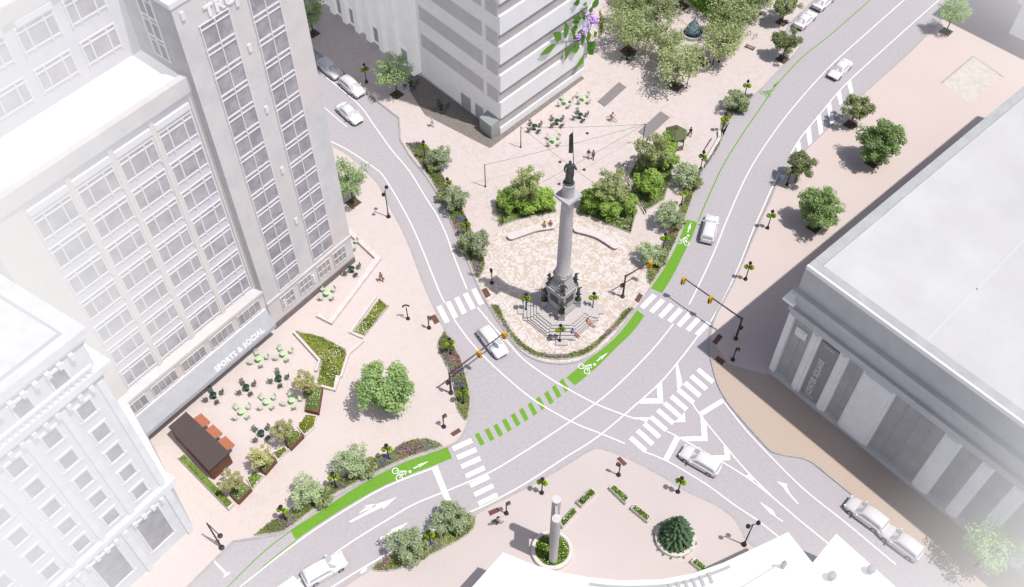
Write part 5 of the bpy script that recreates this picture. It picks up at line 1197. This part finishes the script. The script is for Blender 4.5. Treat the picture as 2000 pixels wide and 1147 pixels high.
bed('long curving flower bed along the left kerb of the north plaza', [(793, 281), (829, 282), (846, 306), (866, 346), (885, 378), (903, 410), (919, 446), (934, 480), (947, 516), (933, 543), (922, 518), (903, 476), (884, 435), (866, 397), (850, 363), (826, 327)], seed=2)
bed('long curving flower bed along the right kerb beside the bicycle lane', [(1472, 187), (1440, 186), (1420, 214), (1408, 246), (1410, 272), (1384, 318), (1358, 342), (1338, 386), (1316, 430), (1296, 474), (1266, 526), (1270, 555), (1294, 520), (1318, 474), (1336, 429), (1350, 390), (1368, 343), (1390, 296), (1410, 258), (1433, 226)], seed=3)
bed('narrow curved flower bed round the front tip of the monument island', [(974, 598), (992, 637), (1013, 663), (1032, 679), (1052, 689), (1086, 694), (1123, 689), (1149, 678), (1175, 658), (1204, 628), (1222, 605), (1236, 603), (1234, 608), (1205, 640), (1178, 666), (1149, 690), (1112, 701), (1075, 701), (1042, 694), (1013, 675), (990, 645), (960, 600)], seed=4, fdens=40)
bed('small pointed flower bed at the west kerb under the mast signal', [(869, 648), (856, 672), (862, 694), (876, 722), (886, 752), (892, 792), (900, 810), (911, 820), (917, 788), (914, 757), (903, 712), (886, 676)], seed=5, fdens=38)
bed('long flower bed along the upper side of the lower green bicycle lane', [(497, 1046), (550, 1005), (592, 981), (633, 953), (675, 928), (721, 900), (759, 886), (787, 867), (829, 858), (864, 871), (826, 884), (791, 896), (741, 919), (699, 941), (650, 967), (612, 994), (560, 1034), (520, 1044)], seed=6, fdens=36)
bed('pointed flower bed between the lower road and the south plaza', [(929, 1008), (918, 1040), (848, 1080), (775, 1112), (728, 1112), (762, 1085), (810, 1058), (852, 1040), (900, 1016)], seed=7)
bed('left planting bed with pink flowers behind the monument mosaic', [(975, 443), (968, 400), (985, 368), (1010, 358), (1076, 372), (1086, 415), (1055, 420), (1028, 425), (1000, 433)], 'shade_leaf', seed=8, dens=70, hgt=.35, flowers=('pink', 'white'), fdens=8, sm=False)
bed('right planting bed behind the monument mosaic', [(1128, 418), (1140, 372), (1190, 366), (1230, 385), (1244, 412), (1231, 456), (1192, 440), (1158, 425)], 'shade_leaf', seed=9, dens=70, hgt=.35, flowers=('white',), fdens=8, sm=False)
bed('pointed planting bed between the curved rail and the pavilion', [(1260, 412), (1240, 372), (1230, 342), (1244, 312), (1282, 290), (1312, 300), (1312, 340), (1297, 390)], 'shade_leaf', seed=10, dens=70, hgt=.35, flowers=('white',), fdens=6, sm=False)
bed('big triangular grassy bed with white flowers by the shop terrace', [(578, 648), (630, 660), (674, 683), (676, 694), (664, 736), (652, 760), (622, 752), (621, 746), (629, 708)], 'meadow_leaf', seed=11, dens=85, hgt=.5, size=.2, flowers=('white',), fdens=12, sm=False, blades=False, name='grass_bed', cat='grass bed')
bed('short sloping grassy bed right of the folded terrace wall', [(741, 586), (758, 599), (712, 656), (693, 648)], 'meadow_leaf', seed=12, dens=110, hgt=.3, flowers=('white',), fdens=14, sm=False, name='grass_bed', cat='grass bed')
lowwall('bed_wall', 'low white kerb wall around the short sloping grassy bed', [(736, 580), (684, 652), (710, 662)], .3, .35)
bed('narrow yellow planting strip beside the banded building near the grove', [(1172, 22), (1180, 42), (1176, 62), (1170, 78)], 'yellow_grass', seed=13, flowers=(), sm=False, name='hedge_bed', cat='hedge')
b = MB(); pw_ = GP([(1895, 203), (1955, 150), (1901, 112), (1841, 162)]); b.add([(x, y, .126) for x, y in pw_], [(0, 1, 2, 3)]); struct(b.build('paving_panel', 'panel_pale'))
b = MB(); b.ribbon(GP([(1838, 163), (1901, 110), (1960, 151)]), .35, .130); struct(b.build('kerb', 'kerb'))
def planter(name, label, pts, h, wall_m, leaf, group, flowers=('white',), dens=120, hgt=.4, blades=False, th=.12, seed=1, fdens=5, cat='planter'):
    pw = GP(pts, .12 + h); c = (sum(p[0] for p in pw) / len(pw), sum(p[1] for p in pw) / len(pw)); lp = [(x - c[0], y - c[1]) for x, y in pw]
    t = thing(name, label, cat, (c[0], c[1], .12), 0, group); rnd = random.Random(seed)
    def sc(k):
        return [(x * (1 - k / max(.3, math.hypot(x, y))), y * (1 - k / max(.3, math.hypot(x, y)))) for x, y in lp]
    inner = sc(th * 1.4); n = len(lp); b = MB()
    vs = [(x, y, 0) for x, y in lp] + [(x, y, h) for x, y in lp] + [(x, y, h) for x, y in inner] + [(x, y, h - .12) for x, y in inner]
    fs = []
    for i in range(n):
        j = (i + 1) % n; fs += [(i, j, n + j, n + i), (n + i, n + j, 2 * n + j, 2 * n + i), (2 * n + i, 2 * n + j, 3 * n + j, 3 * n + i)]
    b.add(vs, fs); b.build('box', wall_m, t)
    b = MB(); b.add([(x, y, h - .1) for x, y in inner], [tuple(range(n))]); b.build('soil', 'turf' if blades else 'turf_dark', t)
    b, fl = MB(), MB(); plants(b, fl, inner, h - .1, dens, hgt, .17, rnd, flowers, blades, fdens, False); b.build('foliage', leaf, t)['kind'] = 'stuff'
    if flowers and fl.f: fl.build('flowers', ['flower_' + f for f in flowers], t)['kind'] = 'stuff'
    return t
for i, (pts, l) in enumerate((([(605, 751), (630, 757), (622, 806), (596, 800)], 'tall rusty steel planter at the upper end of the row'), ([(573, 837), (593, 850), (567, 876), (555, 862)], 'rusty steel planter, second from the upper end of the row'), ([(525, 884), (540, 898), (517, 924), (502, 912)], 'rusty steel planter, third from the upper end of the row'), ([(470, 938), (491, 954), (465, 981), (447, 963)], 'rusty steel planter at the lower end, nearest the kiosk'))):
    planter('steel_planter', l, pts, .75, 'corten', 'shade_leaf', 'rusty planters along the terrace', seed=20 + i)
for i, (pts, l) in enumerate((([(596, 808), (619, 811), (615, 833), (594, 850), (580, 833)], 'white edged bed of yellow grass below the tall rusty planter'), ([(557, 871), (565, 880), (541, 898), (531, 884)], 'white edged low bed between second and third rusty planters'), ([(496, 918), (515, 930), (493, 956), (481, 935)], 'white edged low bed between third and lowest rusty planters'))):
    planter('low_planter', l, pts, .3, 'stone_white', ('yellow_grass', 'meadow_leaf', 'grass_leaf')[i], 'white edged beds between rusty planters', seed=30 + i, hgt=.35)
lowwall('planter_wall', 'low white wall linking the rusty planters along the terrace edge', [(616, 834), (596, 852)], .3, .3); lowwall('planter_wall', 'low white wall piece beside the third rusty planter', [(568, 878), (541, 902)], .3, .3); lowwall('planter_wall', 'low white wall piece beside the lowest rusty planter', [(517, 930), (492, 958)], .3, .3)
planter('long_planter', 'long narrow white planter of green grass behind the kiosk', [(357, 885), (456, 984), (446, 994), (347, 893)], .6, 'stone_white', 'meadow_leaf', None, flowers=(), dens=260, hgt=.16, blades=True, seed=40, th=.14)
for i, (pts, l) in enumerate((([(1093, 1020), (1121, 990), (1129, 998), (1099, 1030)], 'white box planter nearest the twin pillars'), ([(1126, 980), (1157, 953), (1165, 962), (1136, 989)], 'white box planter left of the plaza tip'), ([(1190, 952), (1198, 945), (1230, 973), (1222, 983)], 'white box planter right of the plaza tip'), ([(1232, 992), (1240, 984), (1272, 1010), (1265, 1019)], 'white box planter between the tip and the conifer'), ([(1349, 1096), (1358, 1089), (1390, 1114), (1382, 1124)], 'white box planter at the bottom edge below the conifer'))):
    planter('box_planter', l, pts, .6, 'stone_white', 'grass_leaf', 'white box planters on the south plaza', dens=200, hgt=.5, blades=True, seed=50 + i, fdens=7)
def round_planter(label, c, rad, seed, leaf):
    p = G3(*c); t = thing('round_planter', label, 'planter', p, 0, 'round planters on the south plaza'); rnd = random.Random(seed)
    b = MB(); b.lathe([(rad, 0), (rad, .55), (rad - .05, .6), (rad - .38, .6), (rad - .42, .45), (.05, .45)], n=48); sharp(b.build('ring_wall', 'stone_white', t, True))
    poly = [((rad - .45) * math.cos(6.283 * i / 24), (rad - .45) * math.sin(6.283 * i / 24)) for i in range(24)]
    b = MB(); b.add([(x, y, .47) for x, y in poly], [tuple(range(24))]); b.build('soil', 'turf', t)
    b, fl = MB(), MB(); plants(b, fl, poly, .46, 210, .42, .2, rnd, ('white',), True, 5, False); b.build('foliage', leaf, t)['kind'] = 'stuff'; fl.build('flowers', ['flower_white'], t)['kind'] = 'stuff'
    return p
p1 = round_planter('round white planter of grass holding the twin pillars', (1078, 1077), 2.25, 61, 'grass_leaf')
p2 = round_planter('round white planter holding the dark conifer', (1318, 1053), 2.2, 62, 'shade_leaf')
qs_ = [G3(1080, 1097), G3(1080, 1064)]; pa = thing('pillar_arch', 'pair of tall pale round pillars joined by a panel in the grassy round planter', 'sculpture', (qs_[0].x, qs_[0].y, .55))
for i, q in enumerate(qs_):
    hh = (11.0, 11.3)[i]; d = q - qs_[0]
    b = MB(); b.lathe([(.46, 0), (.46, hh - .52)], (d.x, d.y, 0), 28); so_ = sharp(b.build('pillar', 'granite', pa, True)); b = MB(); b.lathe([(.47, hh - .52), (.47, hh - .46), (.02, hh - .455)], (d.x, d.y, 0), 28); sharp(b.build('cap', 'stone_white', so_, True))
d = qs_[1] - qs_[0]; b = MB(); b.box((d.x / 2, d.y / 2, 8.4), (d.length - .9, .22, 3.7), math.atan2(d.y, d.x)); b.build('panel', 'granite', pa)
co_ = make_conifer('conifer', 5.0, 1.9, 'leaf_conifer'); place(co_, (p2.x, p2.y, .5), 0, 'dark blue green conifer in the round white planter')
b = MB()
for i in range(3): q = G(1056 + 7 * i, 1110); b.box((q[0], q[1], .2), (.28, .9, .16), .5)
tag(b.build('planter_steps', 'stone_white'), 'three small white steps at the edge of the pillar planter', 'steps')

# ------------------------------------------------------------------ cars
def make_car(kind, paint):
    t = thing('car', 'x', 'car')
    suv = kind == 'suv'
    st = [(-2.28, .62, .70, .42), (-2.2, .86, .84, .30), (-1.75, .97, .90, .26), (-.8, 1.0, .92, .25), (.5, .99, .92, .25), (1.15, .95, .91, .25), (1.75, .86, .88, .27), (2.12, .74, .80, .32), (2.27, .6, .62, .42)]
    if not suv: st = [(x, z - .09 if abs(x) < 2.2 else z, w_, zb) for x, z, w_, zb in st]
    ring = lambda x, z, w_, zb: [(x, -w_ * .98, zb), (x, -w_, (z + zb) / 2), (x, -w_ * .985, z - .12), (x, -w_ * .9, z - .02), (x, -w_ * .5, z + .015), (x, 0, z + .025), (x, w_ * .5, z + .015), (x, w_ * .9, z - .02), (x, w_ * .985, z - .12), (x, w_, (z + zb) / 2), (x, w_ * .98, zb)]
    b = MB(); vs = []; fs = []; n = 11
    for s in st: vs += ring(*s)
    for i in range(len(st) - 1):
        for j in range(n - 1): fs.append((i * n + j, i * n + j + 1, (i + 1) * n + j + 1, (i + 1) * n + j))
    fs += [tuple(range(n - 1, -1, -1)), tuple((len(st) - 1) * n + j for j in range(n))]
    b.add([(x, y, z) for x, y, z in vs], [f[::-1] for f in fs])
    # cabin
    if suv: cb = [(-2.12, .9, .97, .80), (-1.95, 1.38, .74, .72), (-1.6, 1.52, .70, .66), (-.6, 1.58, .70, .66), (.05, 1.55, .69, .64), (.35, 1.44, .70, .66), (1.1, .95, .80, .78)]
    else: cb = [(-1.72, .9, .80, .78), (-1.0, 1.34, .66, .62), (-.55, 1.43, .66, .60), (.0, 1.42, .66, .60), (.3, 1.32, .67, .62), (1.08, .88, .80, .78)]
    belt = .93 if suv else .84
    vs = []; fs = []; n = 7
    for x, z, wb, wt in cb: vs += [(x, -.82, belt - .05), (x, -wt - .04 if z > belt + .2 else -.8, max(belt - .04, z - .1)), (x, -wt + .06, z - .01), (x, 0, z + .03), (x, wt - .06, z - .01), (x, wt + .04 if z > belt + .2 else .8, max(belt - .04, z - .1)), (x, .82, belt - .05)]
    for i in range(len(cb) - 1):
        for j in range(n - 1): fs.append((i * n + j, i * n + j + 1, (i + 1) * n + j + 1, (i + 1) * n + j))
    b.add(vs, [f[::-1] for f in fs]); sharp(b.build('body', paint, t, True), 50)
    gl = lambda pts, nm: (lambda mb: mb.add(pts, [tuple(range(len(pts)))]).build(nm, 'car_glass', t))(MB())
    if suv:
        gl([(1.06, -.7, .985), (1.06, .7, .985), (.44, .57, 1.415), (.44, -.57, 1.415)], 'windscreen'); gl([(-2.125, .68, .98), (-2.125, -.68, .98), (-1.99, -.6, 1.35), (-1.99, .6, 1.35)], 'rear_window')
        for s in (-1, 1): q = [(.75, .822, .95), (-1.85, .822, .95), (-1.7, .762, 1.36), (.2, .735, 1.38)]; q = [(x, y * s, z) for x, y, z in q]; gl(q if s > 0 else q[::-1], 'side_window')
    else:
        gl([(1.03, -.7, .925), (1.03, .7, .925), (.38, .55, 1.315), (.38, -.55, 1.315)], 'windscreen'); gl([(-1.66, .68, .945), (-1.66, -.68, .945), (-1.06, -.55, 1.33), (-1.06, .55, 1.33)], 'rear_window')
        for s in (-1, 1): q = [(.7, .82, .86), (-1.3, .82, .86), (-.85, .72, 1.25), (.15, .71, 1.25)]; q = [(x, y * s, z) for x, y, z in q]; gl(q if s > 0 else q[::-1], 'side_window')
    for x in (-1.38, 1.38):
        for s in (-1, 1):
            wb = MB(); wb.cyl((x, s * .70, .33), (x, s * .925, .33), .33, n=18); wh = wb.build('wheel', 'tyre', t, True); sharp(wh)
            rb = MB(); rb.cyl((x, s * .926, .33), (x, s * .94, .33), .2, n=14); rb.build('rim', 'rim', wh)
    for s in (-1, 1):
        hb = MB(); hb.box((2.12, s * .62, .64), (.24, .3, .13), s * -.35); hb.build('headlight', 'headlight', t)
        tb_ = MB(); tb_.box((-2.2, s * .68, .76), (.12, .26, .14)); tb_.build('taillight', 'taillight', t)
        mb = MB(); mb.box((.72, s * .99, .99 if suv else .92), (.16, .2, .13)); mb.build('mirror', paint, t)
    g = MB(); g.box((2.26, 0, .5), (.04, .9, .16)); g.build('grille', 'car_dark', t)
    return t
cars = {('suv', 'car_white'): None, ('sedan', 'car_white'): None, ('suv', 'car_grey'): None}
for k in cars: cars[k] = make_car(*k)
CARS = [((624, 122), (668, 160), 'suv', 'car_grey', 'grey parked car in the building shade, farther up the left street', 'parked cars'), ((666, 157), (711, 195), 'suv', 'car_grey', 'grey parked car in the building shade, nearer the plaza', 'parked cars'), ((664, 210), (705, 246), 'sedan', 'car_white', 'white car driving in the sun on the upper left street', 'cars on the road'),
        ((945, 651), (980, 696), 'suv', 'car_white', 'white car under the signal arm left of the monument', 'cars on the road'), ((1379, 476), (1390, 430), 'suv', 'car_white', 'white car beside the far end of the green lane', 'cars on the road'), ((1657, 123), (1620, 160), 'sedan', 'car_white', 'white car alone on the wide road at the upper right', 'cars on the road'),
        ((1552, 62), (1590, 27), 'sedan', 'car_white', 'white parked car at the top, nearer the grove trees', 'parked cars'), ((1588, 26), (1626, -8), 'sedan', 'car_white', 'white parked car cut by the top edge', 'parked cars'), ((1396, 921), (1338, 888), 'suv', 'car_white', 'white car waiting at the stop line near the hatched markings', 'cars on the road'),
        ((1720, 1032), (1660, 988), 'suv', 'car_grey', 'pale grey car parked at the lower right kerb, nearer the junction', 'parked cars'), ((1787, 1086), (1727, 1041), 'suv', 'car_grey', 'pale grey car parked at the lower right kerb, nearer the tree', 'parked cars'), ((606, 1132), (664, 1100), 'suv', 'car_white', 'faded white car at the bottom edge of the lower left road', 'cars on the road')]
for a, c, k, pt_, l, g in CARS:
    A_, B_ = G(*a, 0), G(*c, 0); place(cars[(k, pt_)], ((A_[0] + B_[0]) / 2, (A_[1] + B_[1]) / 2, 0), math.atan2(B_[1] - A_[1], B_[0] - A_[0]), l, g, 1.08)

# ------------------------------------------------------------------ people
def person(label, loc, rz, pose, top, legs, hair, zoff=0.0, scale=1.0, skirt=False, group='people in the square'):
    t = thing('person', label, 'person', loc, rz, group); t.scale = (scale,) * 3
    # faces -Y. joint table by pose
    hipz = {'stand': .93, 'walk': .92, 'sit': .56, 'ride': .95, 'lean': .3}[pose]
    lean = {'ride': -.22, 'lean': .15}.get(pose, 0)
    J, Ed = [], []
    def add(p, r, par=None):
        J.append((p, r)); 
        if par is not None: Ed.append((par, len(J) - 1))
        return len(J) - 1
    pel = add((0, 0, hipz + .03), .115); sp = add((0, lean * .45, hipz + .22), .115, pel); chs = add((0, lean * .9, hipz + .44), .135, sp); nk = add((0, lean * 1.1, hipz + .57), .055, chs); hd = add((0, lean * 1.2 - .02, hipz + .66), .085, nk); ht = add((0, lean * 1.2 - .01, hipz + .79), .088, hd); add((0, lean * 1.2 - .125, hipz + .69), .018, hd)
    for s in (-1, 1):
        add((s * .085, lean * 1.2, hipz + .70), .018, hd)
        shd = add((s * .175, lean * .95, hipz + .5), .058, chs)
        if pose == 'ride': el, wr = (s * .24, lean - .2, hipz + .3), (s * .22, lean - .42, hipz + .18)
        elif pose in ('sit', 'lean'): el, wr = (s * .25, lean * .8 + .02, hipz + .26), (s * .2, -.2, hipz + .12)
        elif pose == 'walk': el, wr = (s * .23, .1 * s, hipz + .25), (s * .22, .12 * s - .12, hipz + .03)
        else: el, wr = (s * .23, .02, hipz + .24), (s * .22, -.08, hipz + .0)
        e = add(el, .042, shd); wv = add(wr, .03, e); dv = (Vector(wr) - Vector(el)).normalized(); up_ = Vector((0, 0, 1)); sd = dv.cross(Vector((0, 1, 0.2))).normalized()
        pm = add(tuple(Vector(wr) + dv * .07), .032, wv)
        for fi, (o_, ln) in enumerate(((-.03, .075), (-.01, .088), (.011, .082), (.03, .065))):
            k1 = add(tuple(Vector(wr) + dv * .11 + sd * o_), .011, pm); k2 = add(tuple(Vector(wr) + dv * (.11 + ln * .6) + sd * o_ + Vector((0, -.012, 0))), .009, k1); add(tuple(Vector(wr) + dv * (.11 + ln) + sd * o_ + Vector((0, -.03, 0))), .008, k2)
        th = add(tuple(Vector(wr) + dv * .05 + Vector((-s * .035, -.035, 0))), .012, wv); add(tuple(Vector(wr) + dv * .1 + Vector((-s * .04, -.05, 0))), .009, th)
        hip = add((s * .09, 0, hipz), .095, pel)
        if pose == 'stand': kn, an = (s * .1, 0, .5), (s * .11, .02, .09)
        elif pose == 'walk': kn, an = (s * .1, -.14 * s - .04, .5), (s * .1, -.24 * s + .06, .1)
        elif pose == 'sit': kn, an = (s * .12, -.42, hipz), (s * .12, -.44, hipz - .42)
        elif pose == 'ride': kn, an = (s * .11, -.3 - .06 * s, .72 + .1 * s), (s * .11, -.06 - .06 * s, .34 + .12 * s)
        else: kn, an = (s * .11, -.4, hipz + .12), (s * .13, -.78, .09)
        k = add(kn, .062, hip); a = add(an, .04, k); add((an[0], an[1] - .15, max(.035, an[2] - .055)), .035, a)
    body = skin_mesh('body', J, Ed, 'skin', t)
    def grow(ids, g, nm, mt, par):
        m_ = {i: n for n, i in enumerate(ids)}; skin_mesh(nm, [(J[i][0], J[i][1] + g) for i in ids], [(m_[a], m_[c]) for a, c in Ed if a in m_ and c in m_], mt, par)
    idx = {}
    arms = [[i for i in range(len(J)) if False]]
    # joint order per side: ear, shoulder, elbow, wrist, palm, 12 finger joints, 2 thumb, hip, knee, ankle, toe
    per = 1 + 4 + 12 + 2 + 4; o0 = 7; side = [o0 + per * i for i in (0, 1)]
    up_ids = [0, 1, 2] + [q + d for q in side for d in (1, 2, 3)]
    low_ids = [0] + [q + d for q in side for d in (19, 20, 21)]
    grow(up_ids, .016, 'shirt', 'cloth_' + top, t); grow(low_ids, .014, 'trousers', 'cloth_' + legs, t)
    for q in side:
        a_, b_ = J[q + 21], J[q + 22]; m = MB(); m.ball((b_[0][0], (a_[0][1] + b_[0][1]) / 2, b_[0][2] + .012), .07, 8, 6); m.build('shoe', 'cloth_black', t, True)
    m = MB(); c = J[5][0]; m.ball((c[0], c[1] + .022, c[2] - .01), .118, 12, 8); m.build('hair', 'hair_' + hair, t, True)
    for s in (-1, 1): m = MB(); m.ball((s * .035, J[4][0][1] - .1, J[4][0][2] + .045), .012, 6, 4); m.build('eye', 'cloth_black', body)
    return t
def gp(px, py, z=.12): return G3(px, py, z)
person('person in grey and white walking in the shade under the banded building', gp(844, 247), .4, 'walk', 'white', 'grey', 'fair')
person('person in a black suit with a brown bag right of the pavilion', gp(1347, 266), .2, 'walk', 'black', 'black', 'dark')
person('person in a navy top walking on the north plaza, left of the pair', gp(1149, 309), -.3, 'walk', 'navy', 'white', 'fair')
person('person in grey walking on the north plaza, right of the pair', gp(1158, 311), -.2, 'walk', 'grey', 'black', 'brown')
person('person in khaki carrying a tan bag by the terrace wall', gp(745, 549), .6, 'walk', 'khaki', 'khaki', 'dark')
person('person in yellow sitting on the left curved bench', gp(1063, 446, .08), .1, 'sit', 'gold', 'navy', 'brown')
person('person in red sitting on the left curved bench beside the column', gp(1075, 444, .08), -.2, 'sit', 'red', 'denim', 'red' if False else 'brown')
s1, s2 = G3(1150, 633, .13), G3(1120, 654, .13)
person('person in orange sitting on the right monument steps', s1, .9, 'lean', 'orange', 'grey', 'dark')
person('person in blue with rust trousers sitting on the front monument steps', s2, 1.0, 'lean', 'blue', 'rust', 'dark')
def bag(label, px, py, dx, mt):
    t = thing('bag', label, 'bag', G3(px, py) + Vector((dx, -.1, .45))); b = MB(); b.box((0, 0, .17), (.36, .14, .3)); b.build('body', mt, t); b = MB(); b.tube([(-.1, 0, .32), (-.08, 0, .44), (.08, 0, .44), (.1, 0, .32)], .014, 6); b.build('handle', mt, t)
bag('brown bag held by the person in the black suit', 1347, 266, -.27, 'cloth_khaki'); bag('tan bag held by the person in khaki', 745, 549, .27, 'cloth_rust')
def bicycle(label, loc, rz, fm):
    t = thing('bicycle', label, 'bicycle', loc, rz, 'bicycles in the square')
    for y in (-.52, .52):
        b = MB(); n = 20; pts = [(0, y + .33 * math.cos(6.283 * i / n), .34 + .33 * math.sin(6.283 * i / n)) for i in range(n + 1)]; b.tube(pts, .022, 5)
        wh = b.build('wheel', 'tyre', t); s = MB()
        for i in range(6): a = 3.1416 * i / 6; s.cyl((0, y + .32 * math.cos(a), .34 + .32 * math.sin(a)), (0, y - .32 * math.cos(a), .34 - .32 * math.sin(a)), .005, n=4)
        s.build('spokes', 'steel', wh)
    b = MB()
    for p, q in (((0, .52, .34), (0, .05, .34)), ((0, .05, .34), (0, .2, .86)), ((0, .2, .8), (0, -.38, .82)), ((0, .05, .34), (0, -.36, .74)), ((0, .52, .34), (0, .2, .8)), ((0, -.52, .34), (0, -.36, .95))): b.cyl(p, q, .022, n=6)
    b.build('frame', fm, t); b = MB(); b.tube([(-.25, -.42, 1.0), (-.1, -.36, .97), (.1, -.36, .97), (.25, -.42, 1.0)], .018, 6); b.build('handlebar', 'iron', t); b = MB(); b.box((0, .22, .9), (.15, .27, .06)); b.build('saddle', 'iron', t)
    return t
q = gp(1194, 236); bicycle('pale bicycle ridden by the person in orange on the north plaza', q, R(60), 'cloth_white'); person('cyclist in an orange shirt riding on the north plaza', (q.x - .12, q.y + .02, q.z), R(60), 'ride', 'orange', 'denim', 'dark')
q = gp(969, 1024); bicycle('grey bicycle ridden on the left of the south plaza', q, R(100), 'steel'); person('cyclist in grey riding on the left of the south plaza', (q.x, q.y, q.z), R(100), 'ride', 'grey', 'black', 'dark')
# bicycle racks by the grove
for i, (x, y) in enumerate(((1462, 70), (1474, 76))):
    q = G3(x, y); t = thing('bike_rack', ('slim dark bicycle rack nearest the grove', 'slim dark bicycle rack nearest the road tree')[i], 'bike rack', q, .5, 'bicycle racks'); b = MB(); b.tube([(-.4, 0, 0), (-.25, 0, .85), (.25, 0, .85), (.4, 0, 0)], .04, 6); b.build('hoop', 'iron', t)
t = thing('bench', 'narrow dark bench on the path right of the grove', 'bench', G3(1465, 95), -.6); b = MB(); b.box((0, 0, .45), (1.6, .4, .06)); b.build('seat', 'wood', t)
for s in (-.6, .6): b = MB(); b.box((s, 0, .21), (.08, .36, .42)); b.build('leg', 'iron', t)
# small floor lights set in the north plaza
for i, (x, y) in enumerate(((1094, 317), (1141, 332), (1092, 360), (1147, 261))):
    q = G3(x, y); b = MB(); b.lathe([(.22, 0), (.22, .1), (.02, .12)], (q.x, q.y, .12), 12); tag(b.build('floor_light', 'brown_metal'), ('round floor light left of the bronze figure', 'round floor light right of the bronze figure', 'round floor light left of the column top', 'round floor light by the bronze flag')[i], 'floor light', 'floor lights on the north plaza')
bpy.context.view_layer.update()
